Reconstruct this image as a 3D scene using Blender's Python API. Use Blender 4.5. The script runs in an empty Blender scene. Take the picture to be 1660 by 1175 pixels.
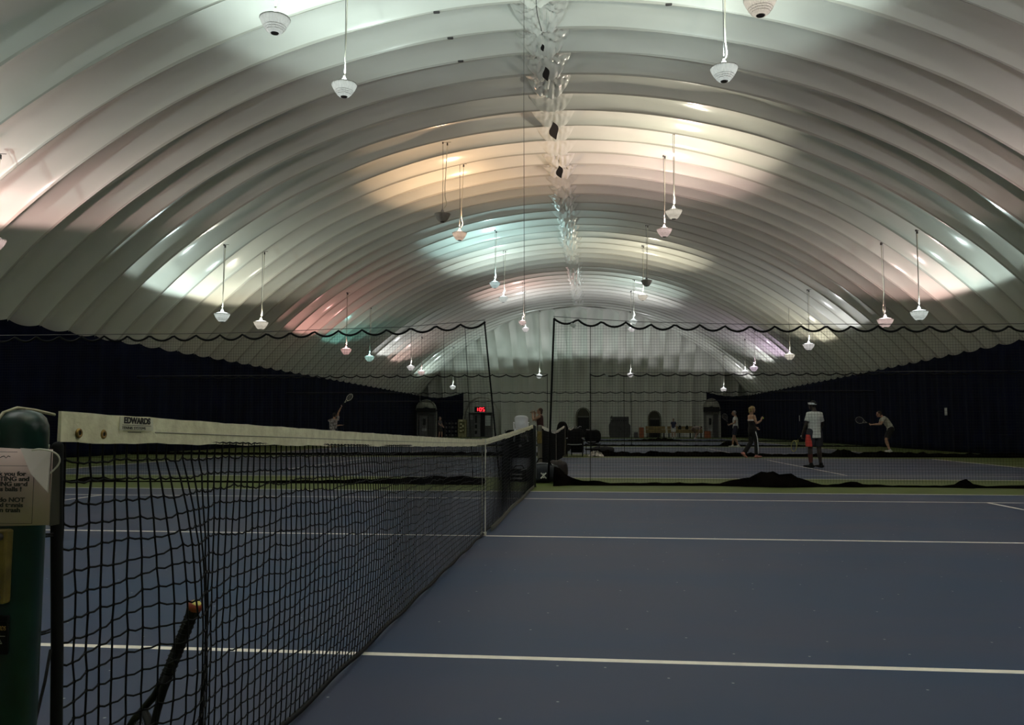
import bpy, bmesh, math, random
from mathutils import Vector, Matrix, Quaternion
random.seed(7)
C = bpy.context.scene.collection
PI = math.pi
V = Vector

# ------------------------------------------------------------------ helpers
def srgb(r, g, b):
    f = lambda c: (c/255/12.92) if c/255 <= .04045 else ((c/255+.055)/1.055)**2.4
    return (f(r), f(g), f(b), 1)

def mat(name, col, rough=.6, metal=0, noise=0, nscale=8, emit=0, ecol=None, spec=.5, bump=0, bscale=60, col2=None):
    m = bpy.data.materials.new(name); m.use_nodes = True
    nt = m.node_tree; b = nt.nodes['Principled BSDF']
    b.inputs['Base Color'].default_value = col
    b.inputs['Roughness'].default_value = rough
    b.inputs['Metallic'].default_value = metal
    b.inputs['Specular IOR Level'].default_value = spec
    if noise or col2:
        tc = nt.nodes.new('ShaderNodeTexCoord')
        n = nt.nodes.new('ShaderNodeTexNoise'); n.inputs['Scale'].default_value = nscale; n.inputs['Detail'].default_value = 5
        nt.links.new(tc.outputs['Object'], n.inputs['Vector'])
        mx = nt.nodes.new('ShaderNodeMix'); mx.data_type = 'RGBA'
        a = tuple(c*(1-noise) for c in col[:3])+(1,)
        bb = col2 if col2 else tuple(min(1, c*(1+noise)) for c in col[:3])+(1,)
        mx.inputs[6].default_value = a; mx.inputs[7].default_value = bb
        cr = nt.nodes.new('ShaderNodeMapRange'); cr.inputs[1].default_value = .35; cr.inputs[2].default_value = .65
        nt.links.new(n.outputs['Fac'], cr.inputs[0]); nt.links.new(cr.outputs[0], mx.inputs[0])
        nt.links.new(mx.outputs[2], b.inputs['Base Color'])
    if bump:
        tc = nt.nodes.new('ShaderNodeTexCoord')
        n = nt.nodes.new('ShaderNodeTexNoise'); n.inputs['Scale'].default_value = bscale; n.inputs['Detail'].default_value = 4
        nt.links.new(tc.outputs['Object'], n.inputs['Vector'])
        bp = nt.nodes.new('ShaderNodeBump'); bp.inputs['Strength'].default_value = bump; bp.inputs['Distance'].default_value = .02
        nt.links.new(n.outputs['Fac'], bp.inputs['Height']); nt.links.new(bp.outputs[0], b.inputs['Normal'])
    if emit:
        b.inputs['Emission Color'].default_value = ecol or col
        b.inputs['Emission Strength'].default_value = emit
    return m

class MB:
    def __init__(s): s.v = []; s.f = []; s.m = []; s.cur = 0
    def add(s, vs, fs):
        o = len(s.v); s.v += [tuple(v) for v in vs]
        s.f += [tuple(i+o for i in f) for f in fs]; s.m += [s.cur]*len(fs)
    def box(s, c, d, rot=None, bev=0):
        hx, hy, hz = d[0]/2, d[1]/2, d[2]/2
        if bev:
            bm = bmesh.new(); bmesh.ops.create_cube(bm, size=1)
            for v in bm.verts: v.co = V((v.co.x*d[0], v.co.y*d[1], v.co.z*d[2]))
            bmesh.ops.bevel(bm, geom=bm.edges[:], offset=bev, segments=2, affect='EDGES', profile=.5)
            vs = [v.co.copy() for v in bm.verts]; fs = [[q.index for q in f.verts] for f in bm.faces]; bm.free()
        else:
            vs = [V((x*hx, y*hy, z*hz)) for x in (-1, 1) for y in (-1, 1) for z in (-1, 1)]
            fs = [(0,1,3,2),(4,6,7,5),(0,4,5,1),(2,3,7,6),(0,2,6,4),(1,5,7,3)]
        if rot is not None: vs = [rot @ v for v in vs]
        s.add([v+V(c) for v in vs], fs); return s
    def tube(s, pts, r, n=6, close=False, caps=True):
        pts = [V(p) for p in pts]; N = len(pts)
        rs = r if isinstance(r, (list, tuple)) else [r]*N
        prev = None; vs = []
        for i, p in enumerate(pts):
            if close: d = pts[(i+1) % N]-pts[i-1]
            else: d = pts[min(i+1, N-1)]-pts[max(i-1, 0)]
            if d.length < 1e-9: d = V((0,0,1))
            d.normalize()
            if prev is None:
                u = d.cross(V((0,0,1)))
                if u.length < .05: u = d.cross(V((1,0,0)))
            else: u = prev-d*prev.dot(d)
            u.normalize(); prev = u; w = d.cross(u)
            for k in range(n):
                a = 2*PI*k/n; vs.append(p+(u*math.cos(a)+w*math.sin(a))*rs[i])
        fs = []
        for i in range(N if close else N-1):
            j = (i+1) % N
            for k in range(n): fs.append((i*n+k, i*n+(k+1)%n, j*n+(k+1)%n, j*n+k))
        if caps and not close: fs += [tuple(range(n))[::-1], tuple((N-1)*n+k for k in range(n))]
        s.add(vs, fs); return s
    def lathe(s, prof, n=24, c=(0,0,0), axis=None, caps=True):
        vs = []; R = axis if axis is not None else Matrix.Identity(3)
        for (r, z) in prof:
            for k in range(n):
                a = 2*PI*k/n; vs.append(R @ V((r*math.cos(a), r*math.sin(a), z))+V(c))
        fs = []
        for i in range(len(prof)-1):
            for k in range(n): fs.append((i*n+k, i*n+(k+1)%n, (i+1)*n+(k+1)%n, (i+1)*n+k))
        if caps and prof[0][0] > 1e-4: fs.append(tuple(range(n))[::-1])
        if caps and prof[-1][0] > 1e-4: fs.append(tuple((len(prof)-1)*n+k for k in range(n)))
        s.add(vs, fs); return s
    def ball(s, c, r, n=12, m=8, rot=None):
        r = r if isinstance(r, (tuple, list)) else (r, r, r); vs = []
        for i in range(m+1):
            t = PI*i/m
            for k in range(n):
                a = 2*PI*k/n
                q = V((math.sin(t)*math.cos(a)*r[0], math.sin(t)*math.sin(a)*r[1], -math.cos(t)*r[2]))
                if rot is not None: q = rot @ q
                vs.append(q+V(c))
        fs = [(i*n+k, i*n+(k+1)%n, (i+1)*n+(k+1)%n, (i+1)*n+k) for i in range(m) for k in range(n)]
        s.add(vs, fs); return s
    def prism(s, poly, y0, y1):      # polygon in xz extruded along y
        n = len(poly); vs = [(x, y0, z) for x, z in poly]+[(x, y1, z) for x, z in poly]
        fs = [tuple(range(n)), tuple(range(n, 2*n))[::-1]]+[(i, n+i, n+(i+1)%n, (i+1)%n) for i in range(n)]
        s.add(vs, fs); return s
    def loft(s, pts, rad, side=V((1,0,0)), n=14, flat0=False, flat1=False):
        pts = [V(p) for p in pts]; rad = [(r, r) if not isinstance(r, (tuple, list)) else r for r in rad]
        P = []; Rr = []
        def cap(p, d, r, sgn):
            q = []
            m = min(r)
            for t in (75, 50, 25): q.append((p+d*sgn*m*math.sin(math.radians(t)), (r[0]*math.cos(math.radians(t)), r[1]*math.cos(math.radians(t)))))
            return q
        d0 = (pts[1]-pts[0]).normalized(); d1 = (pts[-1]-pts[-2]).normalized()
        if not flat0:
            for a, b in cap(pts[0], d0, rad[0], -1): P.append(a); Rr.append(b)
        P += pts; Rr += rad
        if not flat1:
            for a, b in cap(pts[-1], d1, rad[-1], 1)[::-1]: P.append(a); Rr.append(b)
        N = len(P); vs = []
        for i, p in enumerate(P):
            d = P[min(i+1, N-1)]-P[max(i-1, 0)]
            d.normalize(); u = side-d*side.dot(d)
            if u.length < .1: u = V((0,1,0))-d*d.y
            u.normalize(); w = d.cross(u)
            for k in range(n):
                a = 2*PI*k/n; vs.append(p+u*math.cos(a)*Rr[i][0]+w*math.sin(a)*Rr[i][1])
        fs = [(i*n+k, i*n+(k+1)%n, (i+1)*n+(k+1)%n, (i+1)*n+k) for i in range(N-1) for k in range(n)]
        fs += [tuple(range(n))[::-1], tuple((N-1)*n+k for k in range(n))]
        s.add(vs, fs); return s
    def build(s, name, mats, parent=None, smooth=None, loc=None):
        me = bpy.data.meshes.new(name); me.from_pydata(s.v, [], s.f)
        ml = mats if isinstance(mats, list) else [mats]
        for m in ml: me.materials.append(m)
        if len(ml) > 1: me.polygons.foreach_set('material_index', s.m)
        bm = bmesh.new(); bm.from_mesh(me)
        if smooth != 'raw': bmesh.ops.recalc_face_normals(bm, faces=bm.faces)
        bm.to_mesh(me); bm.free()
        if smooth in (True, 'raw'):
            me.polygons.foreach_set('use_smooth', [True]*len(me.polygons))
        elif smooth:
            me.polygons.foreach_set('use_smooth', [True]*len(me.polygons)); me.set_sharp_from_angle(angle=math.radians(smooth))
        o = bpy.data.objects.new(name, me); C.objects.link(o)
        if parent: o.parent = parent
        if loc is not None: o.location = loc
        return o

def thing(name, label, cat, loc=(0,0,0), rz=0, group=None):
    o = bpy.data.objects.new(name, None); C.objects.link(o); o.location = loc; o.rotation_euler = (0,0,rz)
    o.empty_display_size = .1
    return tag(o, label, cat, group)
def tag(o, label, cat, group=None):
    o['label'] = label; o['category'] = cat
    if group: o['group'] = group
    return o
def struct(o): o['kind'] = 'structure'; return o
def copy_tree(o, parent=None):
    c = o.copy(); C.objects.link(c); c.parent = parent
    for ch in o.children: copy_tree(ch, c)
    return c
DG = lambda: bpy.context.evaluated_depsgraph_get()
def bake(o):
    """turn modifiers or a text curve into one plain mesh"""
    bpy.context.view_layer.update()
    me = bpy.data.meshes.new_from_object(o.evaluated_get(DG()))
    if o.type == 'MESH':
        o.modifiers.clear(); o.data = me; return o
    n = bpy.data.objects.new(o.name, me); C.objects.link(n); n.parent = o.parent
    n.matrix_local = o.matrix_local.copy(); nm = o.name
    bpy.data.objects.remove(o); n.name = nm
    return n
def text(s, size, loc, rot, m, parent, name='lettering', ext=.0004, align='LEFT', sx=1, bold=0):
    cu = bpy.data.curves.new(name, 'FONT'); cu.body = s; cu.size = size; cu.extrude = ext; cu.align_x = align
    cu.offset = bold; cu.materials.append(m)
    o = bpy.data.objects.new(name, cu); C.objects.link(o); o.parent = parent
    o.location = loc; o.rotation_euler = rot; o.scale = (sx, 1, 1)
    return bake(o)
def interp(tab, x):
    if x <= tab[0][0]: return tab[0][1]
    for (a, p), (b, q) in zip(tab, tab[1:]):
        if x <= b:
            t = (x-a)/(b-a); t = t*t*(3-2*t); return p+(q-p)*t
    return tab[-1][1]

# ------------------------------------------------------------------ materials
M = {}
M['liner'] = mat('dome_vinyl', (.775, .78, .71, 1), .21, noise=.03, nscale=.5, spec=.62)
M['navy'] = mat('navy_curtain', (.0020, .0042, .0165, 1), .8, noise=.3, nscale=1.2, spec=.05)
M['blue'] = mat('court_blue', (.03, .05, .1, 1), .55, spec=.32)
M['green'] = mat('court_green', (.090, .118, .026, 1), .6, noise=.08, nscale=3, spec=.25)
M['line'] = mat('line_white', (.84, .76, .68, 1), .6, noise=.06, nscale=20)
M['blacknet'] = mat('black_cord', (.006, .006, .007, 1), .8, spec=.2)
M['mesh'] = mat('divider_cord', (.012, .012, .012, 1), .8, spec=.2)
M['vinyl'] = mat('black_vinyl', (.0015, .0015, .0015, 1), .9, noise=.4, nscale=3, spec=.0, col2=(.006, .005, .004, 1))
M['band'] = mat('net_band_canvas', (.95, .90, .68, 1), .8, noise=.04, nscale=22, col2=(.74, .68, .49, 1), bump=.2, bscale=70)
M['strap'] = mat('white_strap', (.6, .58, .5, 1), .7)
M['postgreen'] = mat('post_green_paint', (.004, .024, .018, 1), .28, noise=.25, nscale=18)
M['yellow'] = mat('winch_yellow', (.16, .115, .025, 1), .5, noise=.3, nscale=30)
M['brass'] = mat('brass', (.35, .22, .07, 1), .35, metal=.8)
M['hole'] = mat('dark_hole', (.004, .003, .003, 1), .9)
M['paper'] = mat('paper', (.70, .53, .50, 1), .5)
M['plastic'] = mat('clear_sleeve', (.75, .68, .68, 1), .2)
M['ink'] = mat('ink', (.03, .025, .025, 1), .7)
M['white'] = mat('white_plastic', (.90, .91, .95, 1), .45)
M['bowl'] = mat('prismatic_bowl', (.50, .48, .46, 1), .35, noise=.12, nscale=14)
def _bowl():
    m = M['bowl']; nt = m.node_tree; p = nt.nodes['Principled BSDF']; out = nt.nodes['Material Output']
    tr = nt.nodes.new('ShaderNodeBsdfTranslucent'); tr.inputs['Color'].default_value = (.62, .60, .58, 1)
    mx = nt.nodes.new('ShaderNodeMixShader'); mx.inputs[0].default_value = .5
    nt.links.new(p.outputs[0], mx.inputs[1]); nt.links.new(tr.outputs[0], mx.inputs[2]); nt.links.new(mx.outputs[0], out.inputs[0])
_bowl()
M['bowldark'] = mat('bowl_cap_dark', (.05, .045, .045, 1), .5)
M['cordw'] = mat('white_cord', (.75, .72, .6, 1), .5)
M['steel'] = mat('steel_cable', (.12, .12, .12, 1), .5, metal=.5)
M['black'] = mat('black', (.004, .004, .005, 1), .6, noise=.3, nscale=10, spec=.2)
M['blackfab'] = mat('black_fabric', (.004, .004, .005, 1), .85, noise=.3, nscale=12, spec=.15)
M['greyw'] = mat('grey_piping', (.30, .30, .31, 1), .6)
M['greydoor'] = mat('grey_painted_metal', (.10, .095, .10, 1), .5, noise=.15, nscale=3)
M['cream'] = mat('cream_canopy', (.36, .35, .29, 1), .6, noise=.1, nscale=2)
M['creamdoor'] = mat('pale_door', (.20, .195, .175, 1), .6, noise=.1, nscale=3)
M['glassdark'] = mat('dark_glass', (.012, .013, .015, 1), .15)
M['orange'] = mat('orange_plastic', (.30, .085, .03, 1), .6, noise=.2, nscale=4)
M['mustard'] = mat('mustard_wood', (.21, .15, .05, 1), .6, noise=.2, nscale=4)
M['notice'] = mat('white_notice', (.5, .54, .52, 1), .6)
M['led'] = mat('red_led', (.9, .02, .03, 1), .5, emit=2.6, ecol=(1, .02, .035, 1))
M['ballyel'] = mat('tennis_ball_felt', (.62, .75, .12, 1), .9)
M['skin'] = mat('skin_light', (.42, .25, .17, 1), .55)
M['skind'] = mat('skin_dark', (.030, .018, .013, 1), .5)
M['eye'] = mat('eye', (.01, .01, .01, 1), .2)
M['lip'] = mat('lip', (.28, .10, .08, 1), .5)

# big floor variation: scuffs and faint cloudiness that belong to the acrylic paint
def scuff(m, base, b2, spots=True):
    nt = m.node_tree; b = nt.nodes['Principled BSDF']
    geo = nt.nodes.new('ShaderNodeNewGeometry')
    n = nt.nodes.new('ShaderNodeTexNoise'); n.inputs['Scale'].default_value = .55; n.inputs['Detail'].default_value = 9; n.inputs['Roughness'].default_value = .60; n.inputs['Distortion'].default_value = .6
    mp = nt.nodes.new('ShaderNodeMapping'); mp.inputs['Scale'].default_value = (.55, 1.3, 1)
    nt.links.new(geo.outputs['Position'], mp.inputs['Vector']); nt.links.new(mp.outputs[0], n.inputs['Vector'])
    mr = nt.nodes.new('ShaderNodeMapRange'); mr.inputs[1].default_value = .35; mr.inputs[2].default_value = .65
    mx = nt.nodes.new('ShaderNodeMix'); mx.data_type = 'RGBA'; mx.inputs[6].default_value = base; mx.inputs[7].default_value = b2
    nt.links.new(n.outputs['Fac'], mr.inputs[0]); nt.links.new(mr.outputs[0], mx.inputs[0])
    out = mx.outputs[2]
    if spots:
        vo = nt.nodes.new('ShaderNodeTexVoronoi'); vo.voronoi_dimensions = '2D'; vo.inputs['Scale'].default_value = 2.1
        nt.links.new(geo.outputs['Position'], vo.inputs['Vector'])
        m2 = nt.nodes.new('ShaderNodeMapRange'); m2.inputs[1].default_value = .015; m2.inputs[2].default_value = .008
        nt.links.new(vo.outputs['Distance'], m2.inputs[0])
        x2 = nt.nodes.new('ShaderNodeMix'); x2.data_type = 'RGBA'; x2.inputs[7].default_value = (.34, .36, .34, 1)
        nt.links.new(m2.outputs[0], x2.inputs[0]); nt.links.new(out, x2.inputs[6]); out = x2.outputs[2]
    nt.links.new(out, b.inputs['Base Color'])
scuff(M['blue'], (.022, .046, .100, 1), (.048, .052, .092, 1))

# ------------------------------------------------------------------ setting: floor
X0 = -.3                 # centre line of the dome
PITCH = 14.568           # spacing of the courts
COURTS = [PITCH*k for k in range(-1, 5)]
def floor():
    LW = .05
    xs = {-19.2, 18.6}; ys = {-20.0, 74.4}
    for x in (-11.885, 11.885):
        xs |= {x, x-math.copysign(.09, x)}
    for x in (-6.4, 6.4): xs |= {x-LW/2, x+LW/2}
    xs |= {-11.695, 11.695}
    for k in range(-4, 5): xs.add(k*2.4)
    for c in COURTS:
        for s in (-1, 1):
            ys |= {c+s*5.485, c+s*5.435, c+s*4.14, c+s*4.09}
        ys |= {c-LW/2, c+LW/2}
    xs = sorted(xs); ys = sorted(y for y in ys if -20.01 < y < 74.5)
    b = MB(); nx = len(xs)
    vs = [(x, y, 0) for y in ys for x in xs]; b.v = vs
    for j in range(len(ys)-1):
        for i in range(nx-1):
            x = (xs[i]+xs[i+1])/2; y = (ys[j]+ys[j+1])/2; m = 1
            for c in COURTS:
                v = abs(y-c); u = abs(x)
                if v < 5.485 and u < 11.885:
                    m = 0
                    if v > 5.435 or u > 11.795: m = 2
                    elif 4.09 < v < 4.14: m = 2
                    elif abs(u-6.4) < LW/2 and v < 4.14: m = 2
                    elif v < LW/2 and (u < 6.4 or u > 11.695): m = 2
            b.f.append((j*nx+i, j*nx+i+1, (j+1)*nx+i+1, (j+1)*nx+i)); b.m.append(m)
    struct(b.build('floor', [M['blue'], M['green'], M['line']]))
floor()

# ------------------------------------------------------------------ setting: the air dome
RC, CZ = 20.85, -9.18
SP = 1.44
YB = 65.0
def end_curve(t):       # quadratic curve from the end wall's foot (t=0) to its crest (t=1)
    p0, p1, p2 = V((0, 74.3, 0)), V((0, 74.0, 7.8)), V((0, YB, 11.67))
    return p0*(1-t)**2+p1*2*t*(1-t)+p2*t*t
def endY(z):
    lo, hi = 0, 1
    for _ in range(24):
        m = (lo+hi)/2
        if end_curve(m).z < z: lo = m
        else: hi = m
    return end_curve(lo).y
def halfX(z): return math.sqrt(max(0, RC*RC-(z-CZ)**2))
def liner():
    b = MB(); T = 12; A = 110
    a0 = math.asin(-CZ/RC)      # angle where z = 0
    ang = [a0+(PI-2*a0)*i/A for i in range(A+1)]
    eY = [endY(CZ+RC*math.sin(a)) for a in ang]
    k0 = -26; y = 17.75+SP*k0; rng = random.Random(3)
    while y < 74.5:
        o = len(b.v); used = False
        dep = .34*(1+rng.uniform(-.12, .12)); wob = [rng.uniform(-.035, .035) for _ in range(4)]
        for t in range(T+1):
            for i, a in enumerate(ang):
                tt = t/T if t in (0, T) else .012+(t-1)/(T-2)*.976
                yy = y+SP*tt
                bul = dep*(1-(2*tt-1)**2)
                # small unevenness of the fabric along the rib
                bul *= 1+.08*math.sin(a*9+wob[0]*80)+.05*math.sin(a*23+wob[1]*90)
                if 0 < t < T: bul += .012*math.sin(a*31+t*1.3+wob[2]*70)
                if t in (0, T): bul = -.03+.012*math.sin(a*17+y)
                lim = eY[i]
                if yy > lim: yy = lim; bul *= .0
                r = RC+bul
                b.v.append((X0+r*math.cos(a), yy, CZ+r*math.sin(a)))
        n = A+1
        for t in range(T):
            for i in range(A):
                if min(y+SP*t/T-eY[i], y+SP*t/T-eY[i+1]) >= 0: continue
                b.f.append((o+t*n+i, o+t*n+i+1, o+(t+1)*n+i+1, o+(t+1)*n+i)); b.m.append(1 if t in (0, T-1) else 0)
        y += SP
    b.v = [tuple(p) for p in b.v]
    struct(b.build('ceiling', [M['liner'], mat('weld_seam', (.50, .49, .43, 1), .4)], smooth='raw'))
    # rounded far end: upright ribs
    e = MB(); S = 36; x = X0-SP*13.5
    while x < X0+SP*13.5-.01:
        o = len(e.v); dep = .55*(1+rng.uniform(-.2, .2))
        for t in range(T+1):
            for j in range(S+1):
                q = j/S; p = end_curve(q); d = (end_curve(min(1, q+.01))-end_curve(max(0, q-.01))).normalized()
                nrm = V((0, d.z, -d.y)); bul = dep*(1-(2*t/T-1)**2)*min(1, (1-q)*9+.15)
                bul += .025*math.sin(q*40+x*3)*(1-(2*t/T-1)**2)
                xx = x+SP*t/T; lim = halfX(p.z); xx = max(X0-lim, min(X0+lim, xx))
                if abs(xx-X0) >= lim-1e-6: bul = 0
                p = p+nrm*bul; e.v.append((xx, p.y, p.z))
        n = S+1
        for t in range(T):
            for j in range(S):
                e.f.append((o+t*n+j, o+t*n+j+1, o+(t+1)*n+j+1, o+(t+1)*n+j)); e.m.append(0)
        x += SP
    struct(e.build('wall_far', M['liner'], smooth='raw'))
    # near end behind the camera
    w = MB(); poly = [(X0+RC*math.cos(a)*1.01, CZ+RC*math.sin(a)*1.01) for a in ang]
    w.prism(poly, -19.8, -19.6)
    struct(w.build('wall_near', M['liner']))
liner()

# wrinkled seam running along the ridge, with torn openings
def ridge_seam():
    rng = random.Random(11)
    b = MB(); W = 34; y0, y1 = 8.0, 64; n = int((y1-y0)/.045)
    ribs = {}
    for j in range(n+1):
        y = y0+(y1-y0)*j/n; k = math.floor((y-17.75)/SP); t = ((y-17.75)/SP) % 1
        if k not in ribs: ribs[k] = (rng.uniform(.45, 1), rng.uniform(0, 6), rng.uniform(0, 6), rng.uniform(-.12, .12), rng.choice((.3, .8, 1, 1)))
        w, p1_, p2_, cx, am = ribs[k]
        bul = .34*(1-(2*t-1)**2)
        ww = (.38+.50*w*math.sin(PI*t)**.7)
        for i in range(W+1):
            u = i/W*2-1; x = u*ww; e = (1-abs(u)**3)
            z = 11.67+bul-RC+math.sqrt(RC*RC-x*x)
            a = math.atan2((t-.5)*SP, (x-cx)+.001); r = math.hypot((t-.5)*SP, x-cx)
            f = abs(math.sin(a*3.5+p1_+r*3))*.6+abs(math.sin(a*7+p2_-r*5))*.4
            dz = -.015-am*.20*e*f*min(1, r*2.4)-.06*e*abs(math.sin(x*17+p2_+y*3.2))*am-.02*e*abs(math.sin(x*9-y*23))
            if abs(u) > .99: dz = .05
            b.v.append((X0+x, y, z+dz))
    for j in range(n):
        for i in range(W):
            q = j*(W+1)+i; b.f.append((q, q+1, q+W+2, q+W+1)); b.m.append(0)
    o = b.build('trim_1', M['liner'], smooth=38); struct(o)
    h = MB()
    for (y, l, w) in ((15.6, .95, .10), (20.3, 1.7, .16), (25.0, 1.6, .14), (13.9, .4, .05)):
        pts = []
        for i in range(9):
            t = i/8; pts.append((X0+.02+w*.25*math.sin(i*.9), y-l/2+l*t, w*math.sin(PI*t)))
        top = []; bot = []
        for (x, yy, ww) in pts:
            top.append((x-ww, yy, 11.33)); bot.append((x+ww, yy, 11.33))
        vs = top+bot; nn = 9
        h.add(vs, [(i, i+1, nn+i+1, nn+i) for i in range(8)])
        h.add([(a, b_, c+.03) for a, b_, c in vs], [(i, i+1, nn+i+1, nn+i) for i in range(8)])
    struct(h.build('trim_2', M['hole']))
    r = MB(); r.tube([(X0+.03*math.sin(k*.9), 8+k*.35, 11.56-.02*math.sin(k)) for k in range(17)], .012, 5)
    tag(r.build('seam_rope', M['steel']), 'thin dark rope running along the wrinkled ridge seam overhead', 'rope')
ridge_seam()

# ------------------------------------------------------------------ navy curtains
def curtain(name, label, pts, topf, seed, sag=.11, pitch=1.44, off=0):
    """pts: path on the floor; topf(s) gives top height. Sagging scalloped top edge."""
    rng = random.Random(seed); b = MB(); L = [0]
    for a, c in zip(pts, pts[1:]): L.append(L[-1]+(V(c)-V(a)).length)
    tot = L[-1]; n = int(tot/.12); H = 14
    def at(s):
        for k in range(len(L)-1):
            if s <= L[k+1] or k == len(L)-2:
                t = (s-L[k])/(L[k+1]-L[k]); return V(pts[k]).lerp(V(pts[k+1]), t), (V(pts[k+1])-V(pts[k])).normalized()
    for j in range(n+1):
        s = tot*j/n; p, d = at(s); nr = V((d.y, -d.x))
        u = ((s-off)/pitch) % 1; top = topf(s)-sag*4*u*(1-u)
        for i in range(H+1):
            q = i/H; fold = (.035*math.sin(s*4.4+seed)+.02*math.sin(s*9.7+q*1.5))*(.35+.65*(1-q))
            pp = p+nr*fold; b.v.append((pp.x, pp.y, .01+(top-.01)*q))
    for j in range(n):
        for i in range(H):
            q = j*(H+1)+i; b.f.append((q, q+H+1, q+H+2, q+1)); b.m.append(0)
    o = b.build(name, M['navy'], smooth=True)
    md = o.modifiers.new('thickness', 'SOLIDIFY'); md.thickness = .006
    return tag(o, label, 'curtain', 'navy backdrop curtains around the dome')
cl = curtain('backdrop_curtain', 'long dark navy curtain hung along the left side wall of the dome', [(-16.3, -19.4), (-16.3, 73.2)], lambda s: 4.22, 1, off=37.15-.0)
cr = curtain('backdrop_curtain', 'long dark navy curtain along the right side wall behind the players', [(15.75, 73.2), (15.75, -19.4)], lambda s: 4.10-.05*math.sin(s*.05), 2, off=.5)
curtain('backdrop_curtain', 'short dark navy curtain in the far left corner, left of the scoreboard clock', [(-16.2, 73.1), (-11.9, 73.3)], lambda s: 4.15+.3*s/4.3-.35*math.sin(PI*s/4.3), 3, off=0, pitch=.7, sag=.05)
curtain('backdrop_curtain', 'short dark navy curtain in the far right corner behind the arched hood door', [(11.8, 73.3), (15.7, 73.1)], lambda s: 4.4-.3*s/3.9-.25*math.sin(PI*s/3.9), 4, off=0, pitch=.7, sag=.05)
for i, (y, z, h, lb) in enumerate(((53.2, 1.64, .40, 'small white paper notice on the navy right curtain beside the headband player'), (28.3, 1.67, .31, 'white paper notice on the navy right curtain, right of the crouching player'))):
    b = MB(); b.box((0, 0, 0), (.004, .26, h)); b.box((-.003, 0, h*.1), (.003, .18, h*.5))
    tag(b.build('paper_notice', M['notice'], loc=(15.66, y, z)), lb, 'notice')

# ------------------------------------------------------------------ pendant lamps
RIM = .285
def bowl_mesh():
    prof = [(.085, -.285), (.115, -.275), (.155, -.235), (.205, -.165), (.245, -.095), (.272, -.03), (RIM, 0)]
    n = 72; vs = []
    for (r, z) in prof:
        for k in range(n):
            a = 2*PI*k/n; rr = r*(1+(.030 if k % 2 else -.0) * (1 if r > .11 else 0)); vs.append((rr*math.cos(a), rr*math.sin(a), z))
    b = MB(); b.add(vs, [(i*n+k, i*n+(k+1)%n, (i+1)*n+(k+1)%n, (i+1)*n+k) for i in range(len(prof)-1) for k in range(n)]+[tuple(range(n))])
    b.lathe([(RIM+.006, -.006), (RIM+.006, .006), (RIM-.014, .006), (RIM-.014, -.006), (RIM+.006, -.006)], 40, caps=False)
    for z, r in ((-.165, .21), (-.20, .185), (-.235, .16)): b.lathe([(r, z-.006), (r+.006, z), (r, z+.006)], 36, caps=False)
    return b
def throw(ld, inner):
    '''how strongly the reflector bowl sends its light at each angle from straight up'''
    ld.use_nodes = True; nt = ld.node_tree; em = nt.nodes['Emission']
    tc = nt.nodes.new('ShaderNodeTexCoord'); sp = nt.nodes.new('ShaderNodeSeparateXYZ'); ab = nt.nodes.new('ShaderNodeMath'); ab.operation = 'ABSOLUTE'
    cr = nt.nodes.new('ShaderNodeValToRGB'); cr.color_ramp.interpolation = 'EASE'
    pts = ((.15, .0), (.30, .07), (.44, .9), (.60, 1.0), (1.0, .75)) if inner else ((.20, 0.0), (.29, 1.25), (.50, .85), (.75, .40), (1.0, .3))
    el = cr.color_ramp.elements
    while len(el) < len(pts): el.new(.5)
    for e, (p, v) in zip(el, pts): e.position = p; e.color = (v, v, v, 1)
    nt.links.new(tc.outputs['Normal'], sp.inputs[0]); nt.links.new(sp.outputs['Z'], ab.inputs[0])
    nt.links.new(ab.outputs[0], cr.inputs[0]); nt.links.new(cr.outputs[0], em.inputs['Strength'])
LENS = {}
def lens_mat(col, on):
    key = (col, on)
    if key not in LENS:
        if on:
            c = tuple(.35+.65*x for x in col)
            LENS[key] = mat('lit_lens', c+(1,), .5, emit=1.6, ecol=c+(1,))
        else: LENS[key] = mat('dark_lens', (.35, .35, .35, 1), .4)
    return LENS[key]
_b = bowl_mesh()
BOWL = None
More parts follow.
